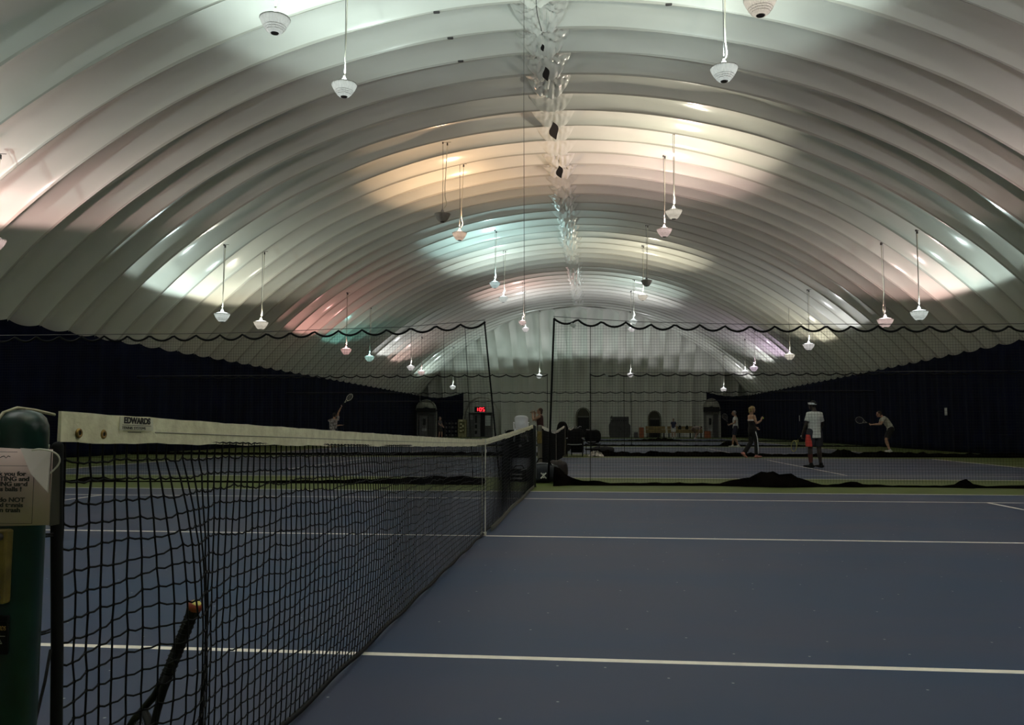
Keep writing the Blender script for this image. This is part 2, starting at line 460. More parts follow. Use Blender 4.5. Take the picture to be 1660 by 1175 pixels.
def lamp(x, y, z, col, power, label, cordtop, loop=0, on=True, group='bowl pendant lamps under the dome'):
    global BOWL
    t = thing('pendant_lamp', label, 'lamp', (x, y, z), random.uniform(0, 1), group)
    if BOWL is None:
        bo = _b.build('bowl', M['bowl'], t); BOWL = bo.data
    else:
        bo = bpy.data.objects.new('bowl', BOWL); C.objects.link(bo); bo.parent = t
    b = MB(); b.lathe([(.0, -.297), (.070, -.297), (.080, -.283), (.0, -.28)], 20); b.build('bottom_cap', M['bowldark'], t)
    lm = lens_mat(col, on)
    b = MB(); b.lathe([(.255, .006), (.255, .014), (.17, .045), (.075, .075), (.0, .08)], 28); b.build('lens', lm, t, smooth=40)
    b = MB(); b.lathe([(.055, .075), (.055, .13), (.035, .15), (.022, .20), (0, .205)], 14); b.build('socket', lm if on else M['greyw'], t, smooth=40)
    L = cordtop-z
    b = MB(); k = .0
    b.tube([(0, 0, .2), (.01, 0, L*.5), (0, 0, L-.06)], .008, 4); b.build('support_cable', M['steel'], t)
    s = random.choice((-1, 1)); a = loop
    b = MB(); b.tube([(0, 0, .19), (.10*a, 0, .24), (.17*a, .0, .38), (.10*a, 0, .62), (.07*a+.015, 0, .95), (.11*a+.02, 0, L*.6), (.15*a+.03, 0, L-.12)], .014, 5)
    b.build('power_cord', M['cordw'], t, smooth=True)
    b = MB(); b.box((0, 0, L-.05), (.05, .05, .06)); b.box((.15*a+.03, 0, L-.10), (.05, .05, .10)); b.tube([(-.02, 0, L-.03), (.15*a+.16, 0, L-.02)], .008, 4); b.build('hook', M['bowldark'], t)
    if on:
        ld = bpy.data.lights.new('bulb', 'SPOT'); ld.energy = power; ld.color = col; ld.spot_size = math.radians(168); ld.spot_blend = .02; throw(ld, z > 7)
        ld.shadow_soft_size = .06
        lo = bpy.data.objects.new('bulb', ld); C.objects.link(lo); lo.parent = t; lo.location = (0, .0, .26); lo.rotation_euler = (PI, 0, 0)
    if on:
        pd = bpy.data.lights.new('inner_glow', 'POINT'); pd.energy = .22; pd.color = tuple(.5+.5*q for q in col); pd.shadow_soft_size = .08
        po = bpy.data.objects.new('inner_glow', pd); C.objects.link(po); po.parent = t; po.location = (0, 0, -.13)
    return t
def ceil_z(x, y): return CZ+math.sqrt(RC**2-(x-X0)**2)+.12
WH = (.97, .97, 1); CO = (.82, 1, .97); PK = (1, .68, .64); OR = (1, .64, .38); WM = (1, .93, .74); CY = (.60, .96, 1); PU = (.93, .72, 1); TL = (.30, .85, .75); RD = (1, .46, .42)
ordn = ['first', 'second', 'third', 'fourth', 'fifth', 'sixth', 'seventh', 'eighth', 'ninth']
rows = {
 'inner left': [(-5.0, 6.9, 8.85, CO, 250, .2, 1), (-4.56, 9.9, 8.80, CO, 260, .1, 1), (-4.37, 21.1, 8.70, OR, 0, .9, 0), (-4.17, 23.7, 8.61, OR, 360, .8, 1), (-4.13, 34.9, 8.60, CY, 360, .5, 1), (-4.23, 39.9, 8.60, CO, 300, .6, 1), (-4.05, 50.8, 8.56, PK, 240, .8, 1), (-4.17, 54.9, 8.56, WH, 220, -.8, 1)],
 'inner right': [(4.02, 6.5, 8.54, WM, 360, .2, 1), (3.82, 9.3, 8.55, CO, 330, .9, 1), (3.84, 20.7, 8.50, WM, 380, .3, 1), (3.74, 23.4, 8.50, PK, 330, .2, 1), (3.75, 34.4, 8.48, OR, 0, .4, 0), (3.83, 39.2, 8.47, WM, 340, .3, 1), (3.81, 50.1, 8.46, CO, 240, .5, 1), (3.89, 54.9, 8.47, WH, 220, -.5, 1)],
 'outer left': [(-12.8, 6.9, 5.2, CO, 260, .2, 1), (-12.97, 9.9, 5.41, PK, 300, .3, 1), (-12.57, 21.1, 5.17, CO, 210, .1, 1), (-12.17, 23.7, 5.19, WM, 210, .3, 1), (-12.02, 34.6, 5.12, RD, 200, .1, 1), (-12.11, 39.5, 5.14, TL, 90, .2, 1), (-12.11, 50.5, 5.36, WH, 200, .3, 1), (-12.27, 54.9, 5.29, PK, 160, .2, 1)],
 'outer right': [(12.4, 6.9, 5.2, WH, 260, .2, 1), (12.5, 9.9, 5.1, PK, 260, .3, 1), (12.02, 21.1, 4.92, CO, 210, .2, 1), (11.79, 23.7, 4.99, PK, 220, -.8, 1), (11.76, 34.6, 5.15, WH, 220, .3, 1), (11.94, 39.5, 5.05, WM, 200, .2, 1), (12.04, 50.5, 5.14, PU, 200, .7, 1), (12.23, 54.9, 5.14, WH, 160, .1, 1)],
}
names = {CO: 'cool greenish', WM: 'warm yellowish', OR: 'orange', CY: 'cyan', PK: 'pinkish', WH: 'white', TL: 'teal', RD: 'reddish', PU: 'lilac'}
for rn, ls in rows.items():
    for i, (x, y, z, c, p, lp, on) in enumerate(ls):
        st = ('glowing '+names[c]) if on else 'unlit grey'
        lamp(x, y, z, c, p, f'{st} bowl lamp, {ordn[i]} from the camera in the {rn} row', ceil_z(x, y), lp, bool(on))
for (x, y, z, c, p, lb) in ((-11.72, 66, 4.68, CO, 330, 'greenish white lamp low before the far wall, left of the red clock'), (-3.81, 65, 5.58, CO, 420, 'white lamp before the far wall just left of the net opening'), (4.2, 65, 5.64, WH, 420, 'white lamp before the far wall above the grey cabinet'), (12.32, 66, 4.36, WH, 260, 'white lamp low before the far wall above the arched hood door')):
    zt = z
    while endY(zt) > y+.2 and zt < 11.6 and zt < ceil_z(x, y)-.15: zt += .05
    lamp(x, y, z, c, p, lb, min(zt, ceil_z(x, y)), .4)
# unseen lamps carrying the rows on, added to light the camera's end
for (x, y, z, c, p, lb) in ((-4.6, -7.7, 8.6, WH, 700, 'unseen bowl lamp above the near end of the net, inner left row'), (4.0, -7.9, 8.6, WM, 700, 'unseen bowl lamp above the camera, inner right row'), (-12.3, -5.0, 5.1, CO, 500, 'unseen bowl lamp near the left curtain beside the first court'), (12.0, -5.0, 5.1, WH, 700, 'unseen bowl lamp near the right curtain beside the first court'), (4.2, -3.6, 8.5, CO, 600, 'unseen bowl lamp above the foreground court, second in the inner right row of the first court'), (-4.4, -3.6, 8.5, WH, 500, 'unseen bowl lamp above the foreground court, second in the inner left row of the first court')):
    lamp(x, y, z, c, p, lb, ceil_z(x, y), .3)

# small dark wire clips on the roof seams
for (x, y) in ((-3.05, 10.55), (-2.85, 11.99), (-2.75, 13.43), (-2.7, 14.87), (2.95, 9.11), (2.95, 10.55), (2.95, 11.99)):
    b = MB(); b.box((0, 0, 0), (.16, .07, .05), bev=.015)
    tag(b.build('wire_clip', M['bowldark'], loc=(x, y, ceil_z(x, y)-.14)), 'small dark clip on a roof seam between the two inner lamp rows', 'clip', 'dark clips on the roof seams')

# ------------------------------------------------------------------ divider nets between courts
def divider(label, yy, x0, x1, cab, seed, cell=.05, r=.0016, bot=lambda x: 0.02, hook=.45, sag=.10, edges=(), skirt=None, lean=None, tags=(), hem=.017):
    """cab(x): cable height. lean(x,z): x offset of the hanging edge"""
    rng = random.Random(seed)
    t = thing('divider_net', label, 'net', ((x0+x1)/2, yy, 0), 0, 'divider nets hung between the courts')
    ox = (x0+x1)/2
    ln = lean or (lambda x, z: 0)
    dy = lambda x, z: .05*math.sin(x*2.3+seed)*(1-z/3)+.02*math.sin(x*6.1)
    def top(x):
        u = ((x-x0)/hook) % 1; return cab(x)-.03-sag*4*u*(1-u)
    b = MB(); x = x0
    while x <= x1:
        zt = top(x); zs = [zt, zt*.5, .06]
        b.tube([(x-ox+ln(x, z), dy(x, z), z) for z in zs], r, 3, caps=False); x += cell
    z = .1; n = max(2, int((x1-x0)/.9))
    while z < 3.0:
        seg = []
        for i in range(n*(3 if z > 2.4 else 1)+1):
            xx = x0+(x1-x0)*i/(n*(3 if z > 2.4 else 1))
            seg.append((xx, min(z, 9)))
        run = []
        for xx, zz in seg:
            if zz < cab(xx)-.05: run.append((xx-ox+ln(xx, zz), dy(xx, zz), zz))
            else:
                if len(run) > 1: b.tube(run, r, 3, caps=False)
                run = []
        if len(run) > 1: b.tube(run, r, 3, caps=False)
        z += cell
    b.build('netting', M['mesh'], t)
    b = MB(); n = int((x1-x0)/.05)
    b.tube([(x0+(x1-x0)*i/n-ox, dy(x0+(x1-x0)*i/n, 2.9), top(x0+(x1-x0)*i/n)) for i in range(n+1)], hem, 5); b.build('top_hem', M['black'], t, smooth=True)
    b = MB(); b.tube([(x0+(x1-x0)*i/20-ox, 0, cab(x0+(x1-x0)*i/20)) for i in range(21)], .006, 4); b.build('cable', M['steel'], t)
    for (xe, w) in edges:
        b = MB(); b.tube([(xe-ox+ln(xe, z), dy(xe, z), z) for z in (top(xe), 2.2, 1.5, .8, .08)], w, 5); b.build('side_hem', M['black'], t, smooth=True)
    if skirt:
        b = MB(); n = int((x1-x0)/.10); K = 8
        for i in range(n+1):
            xx = x0+(x1-x0)*i/n; h = max(.018, interp(skirt, xx)); w = .07+h*1.1
            h *= 1+.10*math.sin(xx*13)+rng.uniform(-.06, .06)
            yo = .04*math.sin(xx*1.9+seed)
            for k in range(K+1):
                u = k/K*2-1; zz = h*(1-abs(u)**1.5)+(0 if k in (0, K) else h*rng.uniform(-.10, .10))
                b.v.append((xx-ox, yo+u*w+rng.uniform(-.012, .012), max(.002, zz)))
        for i in range(n):
            for k in range(K):
                q = i*(K+1)+k; b.f.append((q, q+1, q+K+2, q+K+1)); b.m.append(0)
        b.build('bottom_skirt', M['vinyl'], t, smooth=50)
    for (tx, tz) in tags:
        b = MB(); b.box((0, 0, 0), (.10, .004, .07), Matrix.Rotation(.5, 3, 'Y')); b.build('tag', M['notice'], t, loc=(tx-ox, -.03, tz))
    return t
SK1 = [(-16, .03), (-12, .02), (-8.9, .02), (-8.35, .10), (-7.7, .02), (-5.5, .03), (-4.2, .05), (-3.0, .08), (-1.9, .13), (-1.1, .15), (-.9, .10), (-.75, .33), (-.5, .30), (-.3, .1), (.2, .40), (.40, .30), (.62, .11), (1.0, .075), (1.45, .045), (2.5, .05), (3.2, .04), (3.45, .10), (3.75, .17), (4.1, .25), (4.35, .22), (4.65, .13), (5.0, .03), (5.2, .05), (5.5, .085), (5.8, .04), (6.2, .03), (7.0, .03), (7.15, .06), (7.32, .15), (7.5, .05), (7.7, .03), (8.1, .05), (9, .04), (12, .03), (15.7, .03)]
cab1 = lambda x: interp([(-16, 2.86), (-10, 2.80), (-6.3, 2.79), (-2.75, 2.86), (-1.5, 2.93), (-.92, 2.98), (.33, 3.03), (1.3, 2.96), (2.1, 2.90), (4.1, 2.84), (8, 2.80), (15.7, 2.84)], x)
def leanL(x, z):
    u = max(0, 1-(-.9-x)/1.6); return u*u*.32*(1-z/3)
def leanR(x, z):
    u = max(0, 1-(x-.33)/1.2); return -u*u*.12*(1-z/3)
divider('nearest black divider net, left half, ending at the gap beside the far net post', 7.0, -16.1, -.92, cab1, 1, hook=.46, edges=((-.94, .016), (-1.3, .006), (-1.7, .004)), skirt=[q for q in SK1 if q[0] < -.2], lean=leanL, hem=.02)
divider('nearest black divider net, right half, with a large black hump on the floor', 7.0, .33, 15.6, cab1, 2, hook=.435, edges=((.34, .02), (1.0, .006)), skirt=[q for q in SK1 if q[0] > -.0], lean=leanR, tags=((.68, 2.86),), hem=.02)
b = MB(); b.tube([(-.2, 7.0, 2.98), (-.21, 7.0, 7), (-.2, 7.0, 11.75)], .0045, 4)
tag(b.build('hanging_cable', M['steel']), 'thin steel cable hanging from the roof ridge to the nearest divider', 'cable')
cabf = lambda x: 2.93
divider('second divider net from the camera, right of the black bags', 21.6, .9, 15.6, cabf, 3, cell=.06, r=.0013, hook=.5, sag=.08, edges=((.92, .018), (2.1, .008)), skirt=[(0, .16), (1.29, .20), (2.0, .15), (2.7, .12), (3.1, .2), (3.5, .14), (4.5, .17), (6.5, .12), (7.2, .10), (8.2, .10), (9.1, .14), (9.55, .27), (9.9, .14), (10.6, .2), (12, .16), (13, .13), (15.6, .15)], tags=((1.5, 2.85),), hem=.02)
divider('second divider net from the camera, left half behind the white garden chair', 21.6, -16.1, -.6, cabf, 4, cell=.06, r=.0013, hook=.5, sag=.08, edges=((-.62, .012),), skirt=[(-16, .1), (-10, .08), (-5, .12), (-.6, .14)], hem=.02)
divider('third divider net from the camera, a low black pile at its right', 36.8, -16.1, 15.6, lambda x: 2.93, 5, cell=.075, r=.0015, hook=.6, sag=.07, edges=((3.0, .02),), skirt=[(-16, .08), (0, .08), (3, .08), (7.4, .07), (8.2, .30), (8.8, .08), (15.6, .06)], hem=.022)
divider('fourth and farthest divider net, in front of the far wall', 50.8, -16.1, 15.6, lambda x: 2.88, 6, cell=.1, r=.002, hook=.8, sag=.06, skirt=[(-16, .08), (3, .08), (6.0, .25), (7.2, .08), (15.6, .07)], hem=.022)

# ------------------------------------------------------------------ tennis nets
def net_top(y): return .914+.151*(abs(y)/6.35)**1.15
def bulge(y, z):
    g = math.exp(-((y+5.88)/.16)**2)*max(0, math.sin(PI*min(1, max(0, (z+.05)/1.0))))**.8
    g2 = .05*math.sin(y*1.3+.7)*math.sin(PI*min(1, z/1.0))
    fade = min(1, (y+6.33)/.5) if y < -5.8 else 1
    return .085*g+g2*fade*.6
def netting(near=True, ys=(-6.33, 6.33), cell=.0445, r=.0023, top=net_top, bul=bulge, zb=.03):
    b = MB(); y = ys[0]; rng = random.Random(5); cols = []
    rows_ = int((1.0-zb)/cell)+1
    ny = int((ys[1]-ys[0])/cell)
    P = {}
    for i in range(ny+1):
        yy = ys[0]+(ys[1]-ys[0])*i/ny
        for j in range(rows_+1):
            q = j/rows_; zt = top(yy)-.055; z = zt-(zt-zb)*q
            j1 = .0045 if near and yy < -2 else .002
            dz = rng.uniform(-j1, j1)+(.012*math.sin(yy*9+j*.6)+.007*math.sin(yy*23+j) if near else 0)*math.sin(PI*min(1, q*1.2))*(.6 if yy < -2 else .5)
            dyy = rng.uniform(-j1, j1)*.8
            if near:
                if yy < -5.9: dyy += .04*(1-z)*min(1, (-5.9-yy)/.4)
                w = math.exp(-((yy+6.02)/.16)**2); dyy += .030*w*math.sin(PI*q)
            P[i, j] = V((bul(yy, z), yy+dyy, z+dz*(0 if j in (0, rows_) else 1)))
    for i in range(ny+1):
        k = 6 if (near and P[i, 0].y < -3) else 3
        b.tube([P[i, j] for j in range(rows_+1)], r, k, caps=False)
    for j in range(rows_+1):
        pts = []
        for i in range(ny+1):
            pts.append(P[i, j])
            if near and i < ny and P[i, j].y < -3.5:
                m = P[i, j].lerp(P[i+1, j], .5); m.z -= .0035+rng.uniform(-.002, .002); pts.append(m)
        b.tube(pts, r*(1 if near else .9), 5 if near else 3, caps=False)
    if near:
        for i in range(0, ny+1):
            if P[i, 0].y > -4.6: break
            for j in range(1, rows_): b.ball(P[i, j], .0042, 6, 4)
    return b
def strip(ys, zlo, zhi, thick, n, xo=lambda y: 0):
    b = MB(); vs = []
    for i in range(n+1):
        y = ys[0]+(ys[1]-ys[0])*i/n; x = xo(y)
        vs += [(x-thick, y, zlo(y)), (x+thick, y, zlo(y)), (x+thick*1.15, y, (zlo(y)+zhi(y))/2), (x+thick*.9, y, zhi(y)), (x-thick*.9, y, zhi(y))]
    fs = []
    for i in range(n):
        for k in range(5): fs.append((i*5+k, i*5+(k+1)%5, i*5+5+(k+1)%5, i*5+5+k))
    fs += [(0, 1, 2, 3, 4), tuple(n*5+k for k in range(5))[::-1]]
    b.add(vs, fs); return b
nt = thing('tennis_net', 'black tennis net with a dirty cream top band crossing the foreground court', 'net', (0, 0, 0))
netting().build('netting', M['blacknet'], nt, smooth=True)
rngb = random.Random(9); ph = [rngb.uniform(0, 6) for _ in range(6)]
bw = lambda y: .0015*math.sin(y*17+ph[0])+.001*math.sin(y*41+ph[1])
bd = strip((-6.345, 6.33), lambda y: net_top(y)-.062+bw(y), lambda y: net_top(y)+bw(y*1.3)*.5, .0035, 240, lambda y: .004*math.sin(y*6))
band = bd.build('top_band', M['band'], nt, smooth=40)
for yg, zg in ((-6.291, 1.021), (-6.206, 1.018)):
    b = MB(); R90 = Matrix.Rotation(PI/2, 3, 'Y')
    b.lathe([(.0045, -.002), (.0095, -.002), (.0105, .001), (.0085, .003), (.0048, .003), (.0045, -.002)], 18, axis=R90)
    g = b.build('grommet', M['brass'], band, smooth=True, loc=(.0050, yg, zg))
    b = MB(); b.lathe([(0, .0), (.0048, .0), (.0048, .0015), (0, .0015)], 12, axis=R90); b.build('eyelet_hole', M['hole'], band, loc=(.0055, yg, zg))
# stitching ridge and printed maker's label
b = strip((-6.0, 6.2), lambda y: net_top(y)-.036, lambda y: net_top(y)-.0335, .0046, 160, lambda y: .004*math.sin(y*6)); b.build('stitching', mat('grey_stitch', (.25, .24, .19, 1), .8), band)
b = MB(); b.box((0, 0, 0), (.0016, .139, .030)); lab = b.build('label_patch', mat('label_cream', (.74, .71, .58, 1), .6), band, loc=(.0094, -6.083, 1.0405)); lab.rotation_euler = (-.022, 0, 0)
RT = (PI/2, 0, PI/2)
text('EDWARDS', .019, (.0012, -.055, .001), RT, M['ink'], lab, sx=1.22, bold=.0009)
text('TENNIS SYSTEMS', .0085, (.0012, -.062, -.0125), RT, M['ink'], lab, sx=1.55)
b = MB(); b.box((.0012, 0, -.0035), (.0008, .12, .0008)); b.box((.0012, -.01, -.019), (.0008, .055, .0016)); b.build('print_rule', M['ink'], lab)
# side sleeve, lacing cords, bottom hem, centre strap
b = MB(); b.loft([(0, -6.285, .01), (0, -6.310, .3), (0, -6.325, .6), (0, -6.347, .9), (0, -6.350, .995)], [(.010, .014)]*5, n=10); b.build('side_sleeve', M['blacknet'], nt, smooth=True)
b = strip((-.02, .02), lambda y: .0, lambda y: 1.0, .008, 2); b.build('side_sleeve', M['black'], nt, loc=(0, 6.342, 0))
for z in (.93, .83, .645, .32, .12):
    b = MB(); b.tube([(0, -6.41, z), (.004, -6.37, z-.004), (0, -6.35, z-.005)], .0022, 5); b.tube([(0, -6.41, z-.006), (.004, -6.37, z-.008), (0, -6.35, z-.01)], .0018, 5); b.tube([(0, -6.41, z), (0, -6.412, z-.003), (0, -6.41, z-.006)], .002, 5); b.build('lacing', M['black'], nt)
b = MB(); b.tube([(.0, -6.345, .60), (.012, -6.375, .55), (.02, -6.41, .485)], .003, 5)
b.build('lacing', M['black'], nt)
b = MB(); n = 200
b.tube([(bulge(-6.28+12.6*i/n, .02)*.5, -6.28+12.6*i/n, .024+.006*math.sin(i*.5)) for i in range(n+1)], .011, 6); b.build('bottom_hem', M['black'], nt, smooth=True)
b = strip((.3, 6.2), lambda y: .004, lambda y: .05+.006*math.sin(y*3), .004, 40, lambda y: .03+.01*math.sin(y*2)); b.build('bottom_tape', mat('grey_tape', (.12, .115, .09, 1), .8), nt)
b = MB(); b.box((.016, 0, .47), (.004, .045, .90)); b.box((-.014, 0, .47), (.004, .045, .90)); b.box((.001, 0, .918), (.034, .045, .006)); b.box((0, 0, .018), (.05, .055, .03)); b.box((.020, 0, .80), (.006, .05, .03), bev=.002)
b.build('centre_strap', M['strap'], nt)

def post(label, y, x=0, m=None, group=None, top=1.066):
    t = thing('net_post', label, 'post', (x, y, 0), 0, group)
    prof = [(.052, 0), (.052, .012), (.0455, .014), (.0455, top-.045), (.0445, top-.030), (.040, top-.016), (.030, top-.006), (.015, top-.001), (0, top)]
    b = MB(); b.lathe(prof, 28); b.build('pole', m or M['postgreen'], t, smooth=35)
    return t
p1 = post('green painted net post with a rounded cap at the near end of the net', -6.455)
b = MB(); pts = [(-.004, .0+.046*math.cos(a)*1.03, 1.020+.0485*math.sin(a)) for a in [PI*k/14 for k in range(15)]]
pts = [(-.006, .10, 1.058), (-.006, .04, 1.066)]+[(-.012, .0, 1.0695), (-.016, -.03, 1.060), (-.020, -.0475, 1.035), (-.026, -.049, 1.0), (-.030, -.051, .9), (-.030, -.051, .83)]
b.tube(pts, .0030, 7); b.build('headcord', mat('pale_cord', (.42, .38, .26, 1), .6), p1, smooth=True)
b = MB(); b.box((.003, -.049, .787), (.040, .02, .130), bev=.004); b.box((-.002, -.062, .787), (.012, .012, .10), bev=.003); w = b.build('winch', M['yellow'], p1)
for z in (.840, .734):
    b = MB(); b.lathe([(0, 0), (.0065, 0), (.0065, .004), (.004, .006), (0, .006)], 8, (.012, -.0595, z), Matrix.Rotation(PI/2, 3, 'X'))
    b.build('bolt', M['bowldark'], w, smooth=30)
b = MB(); b.box((.008, -.0475, .667), (.038, .006, .068), bev=.002); b.box((.008, -.0483, .6895), (.034, .006, .0025)); st = b.build('sticker', M['black'], p1)
text('EDWARDS', .0105, (-.0085, -.0517, .676), (PI/2, 0, 0), mat('ochre_print', (.36, .22, .06, 1), .6), st, sx=.66)
b = MB(); b.box((.008, -.0508, .6655), (.030, .0006, .001)); b.tube([(-.002, -.0508, .653), (.018, -.0508, .653), (.013, -.0508, .660)], .0008, 4); b.build('print_rule', mat('pale_print', (.25, .24, .2, 1), .6), st)
# paper sign in a plastic sleeve tied to the post
sg = thing('paper_sign', 'white paper sign in a plastic sleeve hung on the green net post', 'sign', (.041, -6.512, 0))
b = MB(); n = 10; vs = []
for i in range(n+1):
    u = i/n; x = -.150+.204*u; yy = -.004*math.sin(PI*u)+.010*u*u
    vs += [(x, yy, .996+.002*math.sin(u*5)), (x, yy, .856+.004*u)]
b.add(vs, [(2*i, 2*i+1, 2*i+3, 2*i+2) for i in range(n)]); pp = b.build('sheet', M['paper'], sg, smooth=True)
md = pp.modifiers.new('thickness', 'SOLIDIFY'); md.thickness = .0012; bake(pp)
b = MB(); b.add([(.052, .008, .990), (.060, .020, .985), (.062, .024, .860), (.054, .010, .858)], [(0, 1, 2, 3)]); b.add([(.052, .010, .990), (.060, .022, .985), (.062, .026, .860), (.054, .012, .858)], [(0, 1, 2, 3)])
b.build('sleeve_edge', mat('sleeve_smoke', (.07, .065, .06, 1), .2), sg)
b = MB(); b.add([(.002, -.004, .9965), (.054, .004, .992), (.0615, -.008, .917), (.058, -.006, .92), (.028, -.010, .952)], [(0, 1, 2, 3, 4)]); b.add([(.002, -.002, .9965), (.054, .006, .992), (.0615, -.006, .917), (.058, -.004, .92), (.028, -.008, .952)], [(0, 1, 2, 3, 4)])
b.build('folded_corner', M['plastic'], sg)
for k, (s, z, xr) in enumerate((('Thank you for', .9475, .0165), ('LOCATING and', .9385, .0235), ('PICKING used', .9295, .0205), ('tennis balls !', .9205, .0100), ('Please do NOT', .9018, .0165), ('discard tennis', .8928, .0140), ('balls in trash', .8838, .0090))):
    text(s, .0108, (xr, -.0062, z), (PI/2, 0, 0), M['ink'], sg, align='RIGHT', sx=1.28, bold=.00035)
b = MB(); b.tube([(-.075+.004*k, -.0055, .981+.0022*math.sin(k*2.3)) for k in range(16)], .0007, 4); b.tube([(-.050+.006*k, -.0055, .9895) for k in range(9)], .0004, 4); b.build('heading_script', M['ink'], sg)
b = MB()
for (x, z, w, h) in ((-.0585, .965, .180, .0006), (.0315, .9145, .0006, .101), (-.0585, .864, .180, .0006)): b.box((x, -.0056, z), (w, .0006, h))
b.build('border', M['ink'], sg)
b = MB(); lp = [V(q) for q in ((.026, -.006, .993), (.040, -.006, .9945), (.055, -.004, .9925), (.067, .0, .987), (.072, .004, .977), (.068, .006, .966), (.058, .004, .954), (.048, .0, .945), (.040, -.004, .939))]
sm = []
for i in range(len(lp)-1):
    a_, b_, c_, d_ = lp[max(i-1, 0)], lp[i], lp[i+1], lp[min(i+2, len(lp)-1)]
    for k in range(5):
        t_ = k/5; sm.append(.5*((2*b_)+(c_-a_)*t_+(2*a_-5*b_+4*c_-d_)*t_*t_+(3*b_-a_-3*c_+d_)*t_**3))
b.tube(sm, .0015, 7)
b.tube([(.0565, -.004, .996), (.0565, -.004, 1.003)], .0012, 5)
b.build('tie_loop', mat('tie_pale', (.62, .60, .52, 1), .4), sg, smooth=True)
p2 = post('dark net post at the far end of the foreground net', 6.45, m=mat('post_dark', (.010, .012, .012, 1), .4))
b = MB(); b.box((.047, -.01, .55), (.006, .02, .80)); b.build('highlight_strip', mat('highlight_grey', (.16, .16, .17, 1), .4), p2)  # pale strip on the dark post stands for its highlight

# nets of the courts beyond
def far_net(cy, label, r, plabels):
    t = thing('tennis_net', label, 'net', (0, cy, 0), 0, 'nets on the courts beyond')
    b = netting(False, (-6.33, 6.33), .06, r, net_top, lambda y, z: .02*math.sin(y*2+z), .05); b.build('netting', M['blacknet'], t)
    strip((-6.33, 6.33), lambda y: net_top(y)-.07, lambda y: net_top(y), .008, 60).build('top_band', mat('band_white', (.72, .70, .62, 1), .8, noise=.1, nscale=20), t)
    b = MB(); b.box((.016, 0, .45), (.004, .05, .88)); b.build('centre_strap', M['strap'], t)
    for s, pl in zip((-1, 1), plabels):
        q = post(pl, cy+s*6.45, m=mat('post_olive', (.11, .10, .075, 1), .5), group='net posts on the courts beyond')
        if s < 0:
            b = MB(); b.box((0, -.05, .83), (.09, .05, .24), bev=.01); b.box((.02, -.08, .90), (.05, .04, .06)); b.build('winch', M['yellow'], q)
far_net(PITCH, 'second court net, seen edge-on beyond the far post of the near net', .0032, ('olive net post with a yellow winch on the second court, near end', 'olive net post at the far end of the second court net'))
far_net(2*PITCH, 'third court net, seen edge-on behind the black bags', .0040, ('olive net post with a winch on the third court, near end', 'olive net post at the far end of the third court net'))

# ------------------------------------------------------------------ rackets
def racket_parts(t, frame_m, grip_m, cap_m, string_m, dense=.012, fr=.0105):
    ca, cb, cz = .165, .128, .520
    b = MB(); pts = []
    for k in range(40):
        a = 2*PI*k/40; pts.append((cb*math.sin(a), 0, cz+ca*math.cos(a)))
    b.tube(pts, fr, 8, close=True)
    for s in (-1, 1):
        b.tube([(s*.010, 0, .205), (s*.013, 0, .25), (s*.030, 0, .30), (s*.062, 0, .352), (s*.095, 0, .41)], [.013, .012, .0105, .010, .010], 8)
    b.tube([(-.06, 0, .362), (0, 0, .350), (.06, 0, .362)], .008, 6)
    b.build('frame', frame_m, t, smooth=True)
    b = MB(); n = 8; prof = [(0, .0), (.019, .0), (.0195, .012), (.0165, .03), (.016, .12), (.0158, .20), (.0145, .235), (0, .235)]
    b.lathe(prof[2:], n)
    for k in range(14): b.tube([(.0168*math.cos(q), .0168*math.sin(q), .03+.0145*k+.0145*q/(2*PI)) for q in [2*PI*i/10 for i in range(11)]], .0012, 4, caps=False)
    b.build('grip', grip_m, t, smooth=35)
    b = MB(); b.lathe([(0, -.004), (.016, -.004), (.0195, 0), (.0205, .008), (.019, .013), (0, .013)], 12); cp = b.build('butt_cap', cap_m, t, smooth=40)
    b = MB(); x = -cb+.012
    while x < cb-.006:
        h = ca*math.sqrt(max(0, 1-(x/cb)**2)); b.tube([(x, 0, cz-h), (x, 0, cz+h)], .0009, 3, caps=False); x += dense
    z = -ca+.012
    while z < ca-.006:
        h = cb*math.sqrt(max(0, 1-(z/ca)**2)); b.tube([(-h, 0, cz+z), (h, 0, cz+z)], .0009, 3, caps=False); z += dense*1.1
    b.build('strings', string_m, t)
    return cp
def orient(t, butt, tip, nrm):
    d = (V(tip)-V(butt)).normalized(); n = V(nrm); n = (n-d*n.dot(d)).normalized(); x = n.cross(d)
    Mx = Matrix((x, n, d)).transposed().to_4x4(); t.matrix_world = Matrix.Translation(V(butt)) @ Mx
    t.rotation_mode = 'XYZ'
rk = thing('tennis_racket', 'black tennis racket leaning behind the net, orange and yellow butt cap up', 'racket')
cp = racket_parts(rk, mat('racket_black', (.004, .004, .004, 1), .6, spec=.2), mat('grip_black', (.006, .006, .006, 1), .8), mat('butt_orange', (.26, .05, .02, 1), .45), mat('strings_dark', (.02, .02, .02, 1), .6), .010)
b = MB(); b.lathe([(0, -.0065), (.0115, -.0065), (.013, -.0045), (.013, -.003), (0, -.003)], 12); b.build('butt_logo', mat('butt_yellow', (.70, .62, .16, 1), .5), cp)
orient(rk, (.022, -5.795, .572), (-.255, -5.70, -.03), (.80, .60, .0))
ROD = {}
def racket(label, butt, tip, nrm, fm, sm=None):
    t = thing('tennis_racket', label, 'racket')
    racket_parts(t, fm, M['black'], M['white'], sm or mat('strings_pale', (.5, .5, .45, 1), .6), .02)
    orient(t, butt, tip, nrm); return t

